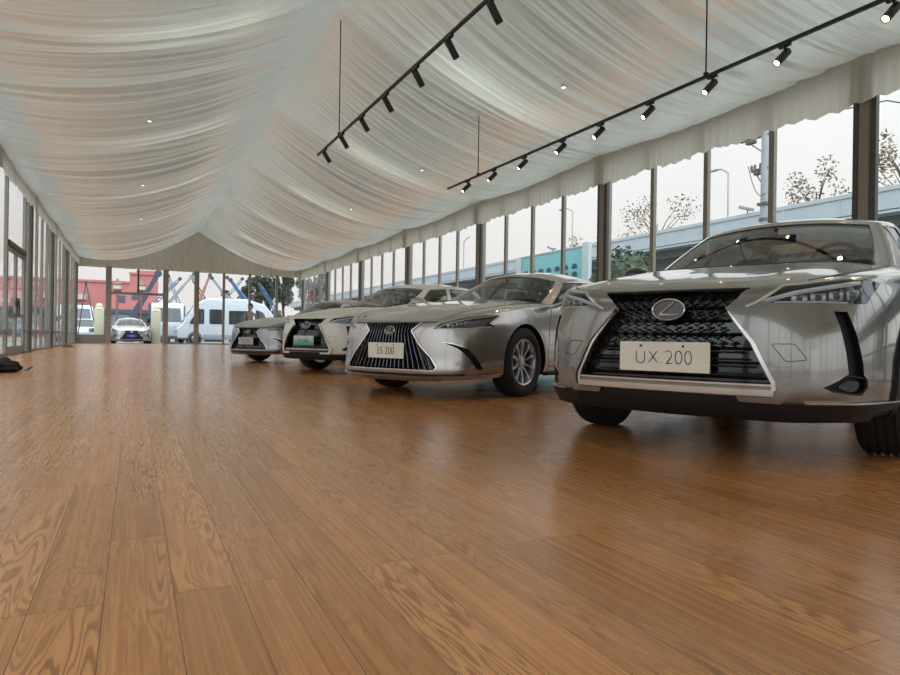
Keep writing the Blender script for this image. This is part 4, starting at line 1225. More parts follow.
# unseen area lights added above the lining to make bright bands in the cloth
for k in range(-1, 7):
    for side, x in ((-1, .35), (1, 5.5)):
        y = k*BAY+4.15; t = abs(x-XR)/((W-XL)/2)
        ld = bpy.data.lights.new('lining_fill', 'AREA'); ld.shape = 'RECTANGLE'; ld.size = 2.0; ld.size_y = .6; ld.energy = 30; ld.color = (.96, 1, .97)
        lo = bpy.data.objects.new('lining_fill', ld); C.objects.link(lo); lo.location = (x, y, lining_z(t, y, side, False)+.75)
        lo.rotation_euler = (0, side*R(14), 0)
for i, (x, y, lb) in enumerate([(.19, 12.6, 'small round ceiling lamp on the left slope, nearest one in view'), (.14, 17.9, 'small round ceiling lamp on the left slope, second nearest'), (.14, 23.2, 'small round ceiling lamp on the left slope, third nearest'),
                  (5.63, 7.9, 'small round ceiling lamp above the right track, nearest one in view'), (5.66, 13.2, 'small round ceiling lamp just beyond the end of the right track'), (5.66, 18.4, 'small round ceiling lamp on the right slope, third nearest')]):
    side = 1 if x > XR else -1; t = abs(x-XR)/((W-XL)/2)
    e = empty('ceiling_lamp', (x, y, lining_z(t, y, side)-.02), 0, lb, 'ceiling lamp', 'round lamps in the lining')
    bm = B(); lathe(bm, [(0, .05), (.036, .05), (.038, .0), (.032, -.01), (.032, .0), (0, .0)], 16, 'z'); obj('ring', bm, [MATS['satin_chrome']], e, 40)
    bm = B(); lathe(bm, [(0, -.004), (.031, -.004), (.022, -.012), (0, -.015)], 16, 'z'); obj('lamp_lens', bm, [MATS['lamp_cool']], e, 60)
# ------------------------------------------------------------------ things on the floor
bm = B(); bmesh.ops.create_icosphere(bm, subdivisions=4, radius=1)
rb = random.Random(5)
for v in bm.verts:
    x, y, z = v.co; f = 1+.12*math.sin(5*x+3*y)+.10*math.sin(9*y-4*x+6*z)+.05*math.sin(17*x+13*z)
    v.co = Vector((x*.34*f*(1-.25*max(0, x)), y*.24*f, max(-.0, (z*.5+.42)*.19*f*(1-.5*max(0, x)))))
for v in bm.verts: v.co.z = max(v.co.z, 0)
bag = obj('fabric_bag', bm, [pmat('bag_cloth', srgb(20, 20, 20), .8, noise=.3, scale=9, bump=.4)], None, 180, (-1.62, 10.6, .002))
tag(bag, 'crumpled black cloth bag lying on the wooden floor by the left edge', 'bag')
bm = B(); tube(bm, [(.27, -.05, .02), (.34, -.09, .05), (.36, -.02, .07), (.31, .03, .05)], .008, 6); obj('strap', bm, [MATS['track_black']], bag, 60)
bm = B(); box(bm, (-.16, -.30, 0), (.16, .30, .05), .012); box(bm, (-.10, -.2, .05), (.10, .2, .062), .006)
mat_ = obj('floor_box', bm, [pmat('brown_box', srgb(104, 70, 48), .6)], None, 30, (-2.2, 27.7, .0)); tag(mat_, 'small flat brown box on the floor at the foot of the left window wall', 'box')
# ------------------------------------------------------------------ outside the tent
pmat('facade_pink', srgb(178, 112, 108), .85, noise=.06, scale=.6)
pmat('facade_band', srgb(190, 170, 160), .85)
pmat('shop_dark', srgb(66, 74, 82), .3, noise=.2, scale=.5)
pmat('shop_teal', srgb(92, 128, 136), .3, noise=.1, scale=.7)
pmat('van_white', srgb(192, 196, 200), .35, 0, .6, noise=.02)
pmat('dark_window', srgb(40, 46, 50), .12, coat=.6)
pmat('bollard_cream', srgb(196, 190, 162), .5, noise=.03)
pmat('crane_blue', srgb(78, 110, 152), .45, noise=.08)
pmat('crane_grey', srgb(140, 145, 152), .45, noise=.06)
pmat('crane_dark', srgb(66, 70, 80), .5, noise=.1)
pmat('crane_red', srgb(160, 112, 96), .5, noise=.06)
pmat('lantern_brown', srgb(128, 84, 66), .5)
pmat('lantern_white', srgb(204, 198, 188), .4)
pmat('pole_grey', srgb(150, 152, 152), .6, noise=.06, scale=3)
pmat('steel_dark', srgb(92, 94, 96), .5, .3)
pmat('sign_teal', srgb(98, 158, 160), .4, noise=.08, scale=.9)
pmat('sign_pale', srgb(160, 172, 172), .45, noise=.03)
pmat('sign_ink', srgb(38, 66, 74), .4)
pmat('bark', srgb(86, 74, 64), .9, noise=.2, bump=.4)
pmat('leaf_dark', srgb(62, 74, 54), .7, noise=.35, scale=4)
pmat('leaf_olive', srgb(104, 108, 76), .7, noise=.3, scale=4)
pmat('leaf_brown', srgb(120, 108, 84), .75, noise=.3, scale=3)
pmat('leaf_grey', srgb(110, 118, 104), .75, noise=.3, scale=3)
pmat('skin', srgb(206, 160, 134), .5, noise=.03)
pmat('hair_black', srgb(18, 16, 16), .45, noise=.3, scale=60)
pmat('shirt_grey', srgb(176, 164, 162), .85, noise=.08, scale=30)
pmat('trousers', srgb(44, 44, 50), .85, noise=.1, scale=30)

# viaduct beside the tent
v = empty('viaduct', (32, 0, 0), 0, 'grey concrete road viaduct with pale parapet running beside the tent', 'viaduct')
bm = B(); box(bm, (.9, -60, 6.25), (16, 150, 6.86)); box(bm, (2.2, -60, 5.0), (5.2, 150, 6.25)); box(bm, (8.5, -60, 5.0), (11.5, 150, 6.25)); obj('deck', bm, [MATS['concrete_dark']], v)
bm = B(); box(bm, (0, -60, 6.78), (.9, 150, 6.95)); box(bm, (0, -60, 6.9), (.22, 150, 7.82)); box(bm, (-.06, -60, 7.82), (.30, 150, 8.05), .02)
for y in range(-60, 150, 3): box(bm, (-.02, y-.03, 6.95), (.0, y+.03, 7.82))
obj('parapet', bm, [MATS['parapet']], v)
for y in (-14, 12, 38, 64, 92, 120):
    bm = B(); box(bm, (2.6, y-.9, -.12), (4.8, y+.9, 5.02), .15); box(bm, (1.8, y-1.0, 4.3), (12, y+1.0, 5.02), .1); box(bm, (9, y-.9, -.12), (11, y+.9, 5.02), .15); obj('pier', bm, [MATS['concrete']], v, 30)

def leaf_cloud(bm, c, r, n, size, rnd, flat=1.0, shell=.5):
    """small folded leaves scattered through an ellipsoid"""
    for _ in range(n):
        while True:
            p = Vector((rnd.uniform(-1, 1), rnd.uniform(-1, 1), rnd.uniform(-1, 1)))
            if shell < p.length <= 1: break
        q = Vector((c[0]+p.x*r[0], c[1]+p.y*r[1], c[2]+p.z*r[2]))
        a = Vector((rnd.gauss(0, 1), rnd.gauss(0, 1), rnd.gauss(0, .7))).normalized(); b = a.cross(Vector((rnd.gauss(0, 1), rnd.gauss(0, 1), rnd.gauss(0, 1)))).normalized(); u = a.cross(b)
        s = size*rnd.uniform(.6, 1.3)
        v0, v1, v2, v3 = (bm.verts.new(q+a*s), bm.verts.new(q+b*s*.45+u*s*.12), bm.verts.new(q-a*s), bm.verts.new(q-b*s*.45+u*s*.12))
        bm.faces.new((v0, v1, v2)); bm.faces.new((v0, v2, v3))
def bush(name, loc, r, n, size, mat, label, group=None, seed=0, cat='bush'):
    rnd = random.Random(seed); e = empty(name, (loc[0], loc[1], -.11), 0, label, cat, group)
    bm = B(); bmesh.ops.create_icosphere(bm, subdivisions=3, radius=1)
    for v_ in bm.verts:
        f = .86+.12*math.sin(7*v_.co.x+seed)*math.sin(6*v_.co.z+2*v_.co.y)+rnd.uniform(-.05, .05); v_.co = Vector((v_.co.x*r[0]*f, v_.co.y*r[1]*f, max(0, r[2]*.98+v_.co.z*r[2]*f)))
    leaf_cloud(bm, (0, 0, r[2]), r, n, size, rnd, shell=.78)
    obj('foliage', bm, [MATS[mat]], e)
    bm = B()
    for k in range(4): a = k*1.6; tube(bm, [(0, 0, 0), (.3*r[0]*math.cos(a), .3*r[1]*math.sin(a), r[2]*.9)], [.05, .02], 6)
    obj('stem', bm, [MATS['bark']], e)
    return e
def tree(loc, h, cr, label, mat, n, size, seed, group, sparse=True):
    rnd = random.Random(seed); e = empty('tree', (loc[0], loc[1], -.11), 0, label, 'tree', group)
    bm = B(); bl = B()
    tube(bm, [(0, 0, 0), (.1, .05, h*.35), (-.05, .1, h*.62), (0, 0, h*.9)], [.22, .17, .12, .04], 8)
    for k in range(16):
        a = rnd.uniform(0, 6.28); z0 = h*rnd.uniform(.4, .8); z1 = min(h, z0+rnd.uniform(.12, .3)*h); rr = cr*rnd.uniform(.5, 1)
        p1 = Vector((rr*math.cos(a), rr*math.sin(a), z1)); pm = p1*.5+Vector((0, 0, z0*.5+.3))
        pm.x, pm.y = p1.x*.45, p1.y*.45
        tube(bm, [(0, 0, z0), pm, p1], [.07, .045, .015], 5)
        leaf_cloud(bl, p1, (cr*.34, cr*.34, h*.09), n//16, size, rnd, shell=0)
    obj('trunk', bm, [MATS['bark']], e, 40); obj('foliage', bl, [MATS[mat]], e)
    return e
# trees beyond the viaduct, seen over its parapet
for i, (y, h, cr_, n, lb) in enumerate([(47.5, 13.2, 3.4, 900, 'sparse tree showing over the parapet left of the utility pole'), (31.3, 13.0, 2.2, 900, 'sparse tree over the parapet between the two thickest window posts at right'),
                                (25.0, 13.6, 2.1, 900, 'sparse tree over the parapet at the right edge of the view'), (58, 11.2, 2.4, 500, 'small sparse tree over the parapet behind the teal billboard')]):
    tree((52, y*1.156), h*1.15, cr_*1.15, lb, 'leaf_brown', n, .17, 11+i, 'trees beyond the viaduct')
# bushes along the right-hand windows
bush('bush', (14, 16.2), (1.15, 1.2, 1.85), 1500, .10, 'leaf_dark', 'dark green rounded bush right of the teal billboard', None, 3)
for i, (y, rz_, m_, lb) in enumerate([(27.0, 1.35, 'leaf_grey', 'grey green bush just left of the teal billboard'), (30.6, 1.55, 'leaf_olive', 'olive bush, second one left of the teal billboard'), (34.6, 1.4, 'leaf_grey', 'grey green bush above the white SUV roof'),
                                  (39.4, 1.7, 'leaf_dark', 'dark bush, third from the far corner of the tent'), (44.8, 1.6, 'leaf_grey', 'grey bush, second from the far corner of the tent'), (51, 1.75, 'leaf_olive', 'olive bush beyond the far right corner of the tent')]):
    bush('bush', (14, y), (1.3, 1.6, rz_), 900, .12, m_, lb, 'bushes along the right windows', 20+i)
# low wall behind the bushes
bm = B(); box(bm, (17.5, 26.5, -.12), (17.8, 70, 1.9), .03); o = obj('garden_wall', bm, [MATS['concrete']], None, 30); tag(o, 'low grey concrete wall behind the bushes right of the tent', 'wall')

# teal billboard with rows of pictures
b_ = empty('billboard', (16, 23.2, -.11), 0, 'teal billboard with rows of dark car pictures outside the right windows', 'billboard')
bm = B(); box(bm, (0, -2.2, 1.0), (.08, 2.35, 4.40), .01); obj('board', bm, [MATS['sign_teal']], b_, 30)
bm = B(); box(bm, (-.03, -2.62, .6), (.14, -2.2, 4.52), .01); box(bm, (-.02, 2.35, .6), (.10, 2.8, 4.42), .01); box(bm, (-.02, -2.2, 4.36), (.10, 2.35, 4.42)); obj('frame', bm, [MATS['sign_pale']], b_, 30)
bm = B()
for y in (-2.4, 0, 2.5): tube(bm, [(.12, y, 0), (.12, y, 4.3)], .05, 8)
pieces('leg', bm, [MATS['steel_dark']], b_, 40)
bm = B(); rp = random.Random(2)
for r_i, z in enumerate((3.64, 3.32, 3.0, 2.68, 2.36)):
    for k in range(7):
        y = 1.9-k*.60+rp.uniform(-.03, .03); w_, h_ = .17+rp.uniform(-.02, .03), .10
        prism(bm, [(y-w_, z-h_), (y+w_, z-h_), (y+w_, z+.03), (y+w_*.55, z+h_), (y-w_*.5, z+h_), (y-w_, z+.02)], -.012, .001, 'x')
pieces('picture', bm, [MATS['sign_ink']], b_)

# utility pole and street lamps
u_ = empty('utility_pole', (22, 17.45, -.11), 0, 'grey utility pole with crossarms outside, left of the thick window post', 'pole')
bm = B(); tube(bm, [(0, 0, 0), (0, 0, 11.5)], [.19, .13], 12); obj('shaft', bm, [MATS['pole_grey']], u_, 40)
for z, l_ in ((8.75, 1.15), (7.45, .62)):
    bm = B(); box(bm, (-.06, -.15, z-.05), (.06, l_, z+.05), .01); tube(bm, [(0, .05, z-.7), (0, l_*.8, z)], .025, 6)
    for q in (.35, .75, 1.0): lathe(bm, [(0, 0), (.06, .0), (.045, .08), (.06, .1), (.03, .2), (0, .2)], 10, 'z', M=Matrix.Translation((0, l_*q, z+.05)))
    box(bm, (-.1, l_*.4, z-.2), (.1, l_*.75, z-.06), .02); obj('crossarm', bm, [MATS['steel_dark']], u_, 40)
bm = B(); box(bm, (-.2, -.2, 6.0), (.2, .2, 6.1)); lathe(bm, [(.2, 5.4), (.21, 5.4), (.21, 5.5), (.2, 5.5)], 12, 'z'); pieces('collar', bm, [MATS['steel_dark']], u_)
def wire(pts, label, r=.018):
    P = [Vector(p) for p in pts]; out_ = []
    for a, b in zip(P, P[1:]):
        for k in range(12): t = k/12; out_.append(a.lerp(b, t)-Vector((0, 0, 4*t*(1-t)*.5)))
    bm = B(); tube(bm, out_+[P[-1]], r, 5); o = obj('overhead_cable', bm, [MATS['steel_dark']], None, 60); tag(o, label, 'cable')
wire([(21.72, 18.0, 7.5), (21.72, 17.2, 6.3)], 'slack dark cable drooping beside the utility pole crossarm')
wire([(16, 2.0, 4.6), (16, 9.4, 6.35), (16, 17, 8.9)], 'thin dark overhead cable crossing the sky at the right edge')
def street_lamp(y, z1, arm, label, z0=7.9):
    e = empty('street_lamp', (32.1, y, 8.056), 0, label, 'street lamp', 'street lamps on the viaduct')
    bm = B(); P = [(0, 0, 0), (0, 0, z1-8.4)]+[(0, arm*math.sin(t)*.6, z1-8.4+.35*math.sin(t)+.0) for t in np.linspace(.2, PI/2, 5)]+[(0, arm, z1-8.03)]
    tube(bm, P, .05, 8); obj('post', bm, [MATS['pole_grey']], e, 50)
    bm = B(); box(bm, (-.1, arm-.1, z1-8.1), (.1, arm+.5 if arm > 0 else arm+.1, z1-7.98), .03); obj('lamp_head', bm, [MATS['crane_grey']], e, 40)
street_lamp(28.0, 11.1, .9, 'thin street lamp on the viaduct left of the utility pole')
street_lamp(43.5, 11.4, 1.3, 'thin street lamp on the viaduct above the teal billboard')
street_lamp(63.0, 11.3, -1.2, 'distant street lamp on the viaduct above the white SUV')
bm = B(); tube(bm, [(0, 0, 0), (0, 0, 5.2)], [.06, .045], 8); o = obj('mast', bm, [MATS['pole_grey']], None, 50, (32.1, 40.2, 8.056)); tag(o, 'bare thin mast on the viaduct behind the thick window post', 'mast')
def flood(y, z, label):
    e = empty('floodlight', (31.98, y, 8.056), 0, label, 'floodlight', 'floodlights on the parapet')
    bm = B(); tube(bm, [(.12, 0, 0), (.12, 0, .25)], .04, 6); obj('bracket', bm, [MATS['pole_grey']], e)
    bm = B(); box(bm, (-.2, -.4, -.1), (.25, .4, .1), .04, M=Matrix.Translation((0, 0, .3)) @ Matrix.Rotation(.35, 4, 'X')); obj('lamp_head', bm, [MATS['crane_grey']], e, 40)
flood(46.3, 8.3, 'grey floodlight on the parapet above the teal billboard'); flood(26.6, 7.9, 'grey floodlight on the parapet left of the utility pole')

# ---- beyond the far wall
def sized(e, s): e.scale = (s, s, s); return e
r_ = empty('sedan', (-.17, 41.0, -.10), R(-88), 'silver sedan with blue plate parked outside the open doorway', 'car'); make_es(r_, 'paint_silver', False, ('ES 200', 'plate_blue', 'plate_ink_pale'), False); sized(r_, 1.12)

def van(name, loc, rz, L, Wd, H, prof, wins, fronts, label, cat, wheels, r=.34, stripe=None):
    """boxy vehicle: side profile pulled across the width, rounded, with panes, bumper, lamps and wheels"""
    e = empty(name, loc, rz, label, cat)
    bm = B(); prism(bm, rounded(prof, .12, 4), -Wd/2, Wd/2, 'y')
    bmesh.ops.bevel(bm, geom=[ed for ed in bm.edges if abs(ed.verts[0].co.y-ed.verts[1].co.y) < 1e-5], offset=.09, segments=3, affect='EDGES', profile=.5)
    obj('body', bm, [MATS['van_white']], e, 40)
    for poly in wins:
        for s in (1, -1):
            bm = B(); prism(bm, rounded(poly, .07, 3), s*(Wd/2-.01), s*(Wd/2+.012), 'y'); obj('side_window', bm, [MATS['dark_window']], e, 30)
    for (p0, p1, hw) in fronts:
        a, b = Vector((p0[0], 0, p0[1])), Vector((p1[0], 0, p1[1])); d = (b-a).normalized(); n = Vector((d.z, 0, -d.x)); n = n if n.x > 0 else -n
        bm = B(); q = [bm.verts.new(p+n*o_+Vector((0, s*w_, 0))) for o_ in (-.01, .018) for p, w_ in ((a, hw), (b, hw*.93)) for s in (1, -1)]
        for f in ((0, 1, 3, 2), (4, 6, 7, 5), (0, 4, 5, 1), (2, 3, 7, 6), (0, 2, 6, 4), (1, 5, 7, 3)): bm.faces.new([q[i] for i in f])
        bmesh.ops.recalc_face_normals(bm, faces=bm.faces); obj('windshield', bm, [MATS['dark_window']], e)
    xf = max(p[0] for p in prof)
    bm = B(); box(bm, (xf-.12, -Wd/2+.05, .28), (xf+.08, Wd/2-.05, .52), .04); obj('bumper', bm, [MATS['steel_dark']], e, 40)
    for s in (1, -1):
        bm = B(); box(bm, (xf-.06, s*(Wd/2-.32)-.16, .72), (xf+.03, s*(Wd/2-.32)+.16, .92), .04); obj('headlight', bm, [MATS['lamp_inner']], e, 40)
        bm = B(); box(bm, (xf-1.0, s*(Wd/2+.16)-.09, 1.35), (xf-.85, s*(Wd/2+.16)+.09, 1.62), .04); tube(bm, [(xf-.92, s*(Wd/2-.02), 1.4), (xf-.92, s*(Wd/2+.12), 1.42)], .02, 6); obj('side_mirror', bm, [MATS['black_plastic']], e, 40)
    t_ = m_ = None
    for x in wheels:
        for s in (1, -1):
            wl = obj('wheel', rim_bm(.2, .2, 8) if m_ is None else m_, [MATS['alloy']] if m_ is None else None, e, 40); m_ = wl.data
            wl.location = (x, s*(Wd/2-.10), r); wl.rotation_euler = (0, 0, 0 if s > 0 else PI)
            t = obj('tyre', tyre_bm(r, .21, .2, False) if t_ is None else t_, [MATS['rubber']] if t_ is None else None, wl, 40); t_ = t.data
    bm = B()
    for x in wheels:
        for s in (1, -1): lathe(bm, [(r+.0, s*(Wd/2-.05)), (r+.08, s*(Wd/2-.05)), (r+.08, s*(Wd/2+.015)), (r, s*(Wd/2+.015))], 28, 'y', M=Matrix.Translation((x, 0, r)), closed=True)
    pieces('wheel_arch', bm, [MATS['steel_dark']], e, 40)
    bm = B()
    for s in (1, -1): box(bm, (min(wheels)+.5, s*(Wd/2)-.02, .30), (max(wheels)-.5, s*(Wd/2)+.015, .62), .01)
    pieces('side_skirt', bm, [MATS['crane_grey']], e, 40)
    return e
# white minibus, nose to the left
van('minibus', (5.45, 45.2, -.11), PI, 6.0, 2.0, 2.9, [(3.05, .35), (3.05, 1.0), (2.78, 1.25), (2.0, 2.55), (1.3, 2.95), (-1.2, 2.98), (-2.35, 2.62), (-2.95, 1.9), (-3.0, .35)],
    [[(2.35, 1.3), (1.45, 1.3), (1.45, 2.25), (1.85, 2.25)], [(1.15, 1.3), (.25, 1.3), (.25, 2.25), (1.15, 2.25)], [(-.05, 1.3), (-1.45, 1.3), (-1.45, 2.2), (-.05, 2.2)], [(-1.75, 1.55), (-2.5, 1.55), (-2.2, 2.15), (-1.75, 2.3)]],
    [((2.72, 1.36), (2.06, 2.46), .82)], 'white minibus with dark side windows parked outside behind the grey sedan', 'minibus', (2.0, -1.9), .36)
# white cargo van and car at the far left
van('cargo_van', (-3.6, 49.8, -.11), R(-80), 5.0, 1.95, 2.4, [(2.5, .35), (2.52, .95), (1.75, 1.3), (1.1, 2.25), (.6, 2.45), (-2.5, 2.45), (-2.5, .35)],
    [[(1.5, 1.32), (.45, 1.32), (.45, 2.0), (1.05, 2.0)]], [((1.70, 1.38), (1.14, 2.2), .8)], 'white cargo van outside at the far left, behind the white hatchback', 'van', (1.55, -1.55))
van('hatchback', (-2.95, 44.7, -.11), R(-84), 3.9, 1.7, 1.5, [(1.95, .35), (1.95, .72), (1.15, .92), (.55, 1.44), (-1.2, 1.5), (-1.85, .98), (-1.95, .35)],
    [[(.9, .92), (-.1, .92), (-.1, 1.36), (.55, 1.36)], [(-.2, .92), (-1.3, .92), (-1.1, 1.36), (-.2, 1.36)]], [((1.08, .97), (.6, 1.40), .68)], 'white hatchback outside at the far left, in front of the cargo van', 'car', (1.2, -1.2), .3)
van('light_truck', (2.05, 49.5, -.11), R(-92), 5.0, 2.0, 2.6, [(2.5, .4), (2.55, 1.2), (2.2, 2.5), (1.9, 2.7), (.7, 2.7), (.65, 1.2), (-2.5, 1.2), (-2.5, .4)],
    [[(2.1, 1.5), (1.1, 1.5), (1.1, 2.3), (1.95, 2.3)]], [((2.50, 1.45), (2.24, 2.35), .85)], 'white truck cab outside, just left of the minibus', 'truck', (1.7, -1.6))

# cream gate pillars with round tops
for i, (x, y, lb) in enumerate([(-1.78, 41.2, 'cream round-topped gate pillar beside the leaning poles'), (1.12, 41.4, 'cream round-topped gate pillar right of the doorway sedan')]):
    e = empty('gate_pillar', (x, y, -.11), 0, lb, 'pillar', 'cream gate pillars')
    bm = B(); box(bm, (-.24, -.24, 0), (.24, .24, 1.95), .04); obj('shaft', bm, [MATS['bollard_cream']], e, 40)
    bm = B(); lathe(bm, [(0, 2.30), (.10, 2.28), (.17, 2.2), (.19, 2.1), (.2, 2.0), (.26, 1.97), (.26, 1.93), (0, 1.93)], 20, 'z'); obj('cap', bm, [MATS['bollard_cream']], e, 60)
# two leaning poles tied at the top
e = empty('pole_frame', (-2.45, 41.9, -.11), 0, 'two thin dark poles leaning together like a letter A outside', 'poles')
for x in (-.46, .62):
    bm = B(); tube(bm, [(x, 0, 0), (-.05, .05, 3.5)], .035, 8); obj('pole', bm, [MATS['steel_dark']], e, 40)
bm = B(); lathe(bm, [(0, -.09), (.08, -.06), (.08, .06), (0, .09)], 10, 'z', M=Matrix.Translation((-.05, .03, 3.48))); obj('knot', bm, [MATS['steel_dark']], e, 60)
# lantern posts
for x, lb in ((-1.05, 'white and brown street lantern left of the doorway centre'), (.38, 'white and brown street lantern right of the doorway centre')):
    e = empty('street_lantern', (x, 48, -.11), 0, lb, 'street lantern', 'street lanterns outside')
    bm = B(); tube(bm, [(0, 0, 0), (0, 0, 3.35)], [.08, .05], 8); obj('post', bm, [MATS['lantern_brown']], e, 40)
    bm = B(); lathe(bm, [(0, 3.35), (.2, 3.35), (.27, 3.45), (.27, 3.52), (0, 3.52)], 12, 'z'); lathe(bm, [(0, 4.25), (.05, 4.2), (.12, 4.05), (.30, 3.85), (.30, 3.8), (0, 3.8)], 12, 'z'); obj('lantern_roof', bm, [MATS['lantern_brown']], e, 40)
    bm = B(); lathe(bm, [(0, 3.52), (.22, 3.52), (.25, 3.65), (.24, 3.8), (0, 3.8)], 12, 'z'); obj('lantern_glass', bm, [MATS['lantern_white']], e, 40)
# pink building
p_ = empty('pink_building', (-2.5, 86, -.11), 0, 'pink flat-roofed building with dark shop fronts behind the doorway', 'building')
bm = B(); box(bm, (-12, 0, 0), (5.0, 14, 6.6)); box(bm, (1.9, 0, 6.6), (5.0, 10, 7.7)); box(bm, (2.6, 2, 7.7), (4.7, 8, 8.3)); box(bm, (-12, -.08, 4.3), (-2.2, 0, 4.6)); obj('walls', bm, [MATS['facade_pink']], p_)
bm = B(); box(bm, (-12, -.15, 6.5), (1.9, .0, 6.75)); box(bm, (1.8, -.15, 7.6), (5.1, 0, 7.85)); pieces('cornice', bm, [MATS['facade_pink']], p_)
bm = B(); box(bm, (-12, -.3, 2.9), (5.0, 0, 3.4)); obj('shop_fascia', bm, [MATS['shop_dark']], p_)
for k in range(7):
    x = -11.6+k*2.35; bm = B(); box(bm, (x, -.12, .3), (x+2.0, .05, 2.85), .02); obj('shop_window', bm, [MATS['shop_teal' if k % 2 else 'shop_dark']], p_)
for x, z in ((-4.2, 4.9), (-8, 4.9), (1.0, 4.6), (2.6, 5.0)):
    bm = B(); box(bm, (x-.45, -.08, z-.35), (x+.45, .05, z+.45), .02); obj('window', bm, [MATS['shop_dark']], p_)
bm = B(); box(bm, (-3.4, -.5, 4.4), (-2.6, 0, 5.0), .03); box(bm, (-7.0, -.5, 4.4), (-6.2, 0, 5.0), .03); pieces('air_conditioner', bm, [MATS['facade_band']], p_)
# crane booms over the parked trucks
def boom(p, q, w_, mat, label, lattice=False):
    e = empty('crane_boom', p, 0, label, 'crane boom', 'folded crane booms')
    d = Vector(q)-Vector(p); L = d.length; M = Vector((0, 0, 1)).rotation_difference(d.normalized()).to_matrix().to_4x4()
    bm = B()
    if lattice:
        for a in (-1, 1):
            for b in (-1, 1): tube(bm, [M @ Vector((a*w_, b*w_, 0)), M @ Vector((a*w_*.5, b*w_*.5, L))], .035, 5)
        for k in range(int(L/.5)):
            z0, z1 = k*.5, (k+1)*.5
            for b in (-1, 1): tube(bm, [M @ Vector((-w_, b*w_, z0)), M @ Vector((w_*.9, b*w_, z1))], .02, 4); tube(bm, [M @ Vector((b*w_, -w_, z0)), M @ Vector((b*w_, w_*.9, z1))], .02, 4)
    else:
        box(bm, (-w_, -w_*.8, 0), (w_, w_*.8, L*.62), .03, M=M); box(bm, (-w_*.75, -w_*.6, L*.6), (w_*.75, w_*.6, L), .02, M=M)
    obj('arm', bm, [MATS[mat]], e)
    bm = B(); lathe(bm, [(0, -.16), (w_*1.2, -.16), (w_*1.2, .16), (0, .16)], 12, 'y', M=Matrix.Translation(d)); obj('sheave', bm, [MATS['crane_dark']], e, 40)
    bm = B(); box(bm, (-.35, -.4, -min(p[2]+.1, 3)), (.35, .4, .1), .04); obj('base', bm, [MATS['crane_dark']], e, 40)
boom((-.35, 52, 1.3), (1.5, 52, 4.9), .22, 'crane_dark', 'dark crane boom slanting up to the right above the doorway sedan')
for i, (a, b, m_, lt, lb) in enumerate([((2.1, 54, 2.6), (4.1, 54, 5.2), 'crane_grey', False, 'grey crane boom rising behind the minibus nose'), ((3.2, 55, 2.6), (2.3, 55, 5.0), 'crane_grey', True, 'grey lattice boom left of the tent centre post'),
        ((4.4, 54.5, 2.7), (5.3, 54.5, 5.2), 'crane_red', False, 'rust red crane boom behind the minibus roof'), ((7.4, 56, 2.8), (5.6, 56, 5.1), 'crane_grey', False, 'pale crane boom leaning left behind the minibus'),
        ((9.3, 57, 2.6), (6.9, 57, 5.3), 'crane_blue', False, 'blue crane boom leaning left behind the minibus'), ((8.6, 55.5, 2.6), (7.0, 55.5, 5.0), 'crane_blue', True, 'blue lattice boom behind the minibus rear'),
        ((1.3, 56, 2.8), (3.2, 56, 4.9), 'crane_blue', True, 'blue lattice boom behind the white truck cab'),
        ((5.6, 58, 2.8), (4.2, 58, 5.3), 'crane_dark', True, 'dark lattice boom behind the minibus roof'), ((6.4, 59, 2.8), (8.4, 59, 5.4), 'crane_grey', True, 'grey lattice boom leaning right behind the minibus'), ((10.6, 55, 2.5), (9.2, 55, 4.7), 'crane_blue', True, 'short blue lattice boom left of the dark trees')]):
    boom(a, b, .12, m_, lb, lt)
# dark trees behind the minibus tail
for i, (x, y, h, m_, lb) in enumerate([(10.4, 62, 6.2, 'leaf_dark', 'dark leafy tree just right of the minibus tail'), (11.9, 65.5, 6.6, 'leaf_dark', 'dark leafy tree seen through the far right pane'), (15.2, 62, 6.4, 'leaf_grey', 'greyish tree at the far right corner of the tent'), (8.6, 66, 4.6, 'leaf_dark', 'low dark tree behind the minibus roof'), (15.4, 76, 7.4, 'leaf_dark', 'tall dark tree farthest back at the right corner of the tent')]):
    tree((x, y), h, 1.3, lb, m_, 2600, .15, 40+i, 'dark trees behind the minibus')
# buildings seen slantwise through the left windows
for i, (x, y, w_, l_, h, m_, lb) in enumerate([(-16, 42, 6, 22, 4.2, 'concrete', 'low grey building outside the left windows'), (-19, 72, 8, 18, 5.6, 'facade_band', 'pale building farther back outside the left windows')]):
    e = empty('low_building', (x, y, -.11), 0, lb, 'building')
    bm = B(); box(bm, (-w_/2, -l_/2, 0), (w_/2, l_/2, h)); obj('walls', bm, [MATS[m_]], e)
    bm = B(); box(bm, (-w_/2-.2, -l_/2-.2, h), (w_/2+.2, l_/2+.2, h+.25)); obj('roof', bm, [MATS['steel_dark']], e)
    for k in range(6):
        yy = -l_/2+l_*(k+.5)/6; bm = B(); box(bm, (w_/2-.05, yy-.9, 1.2), (w_/2+.06, yy+.9, 2.9), .02); obj('window', bm, [MATS['shop_dark']], e)
van('cargo_van', (-8.5, 33, -.11), R(-86), 5.0, 1.95, 2.4, [(2.5, .35), (2.52, .95), (1.75, 1.3), (1.1, 2.25), (.6, 2.45), (-2.5, 2.45), (-2.5, .35)],
    [[(1.5, 1.32), (.45, 1.32), (.45, 2.0), (1.05, 2.0)]], [((1.70, 1.38), (1.14, 2.2), .8)], 'white cargo van parked outside the left window wall', 'van', (1.55, -1.55))

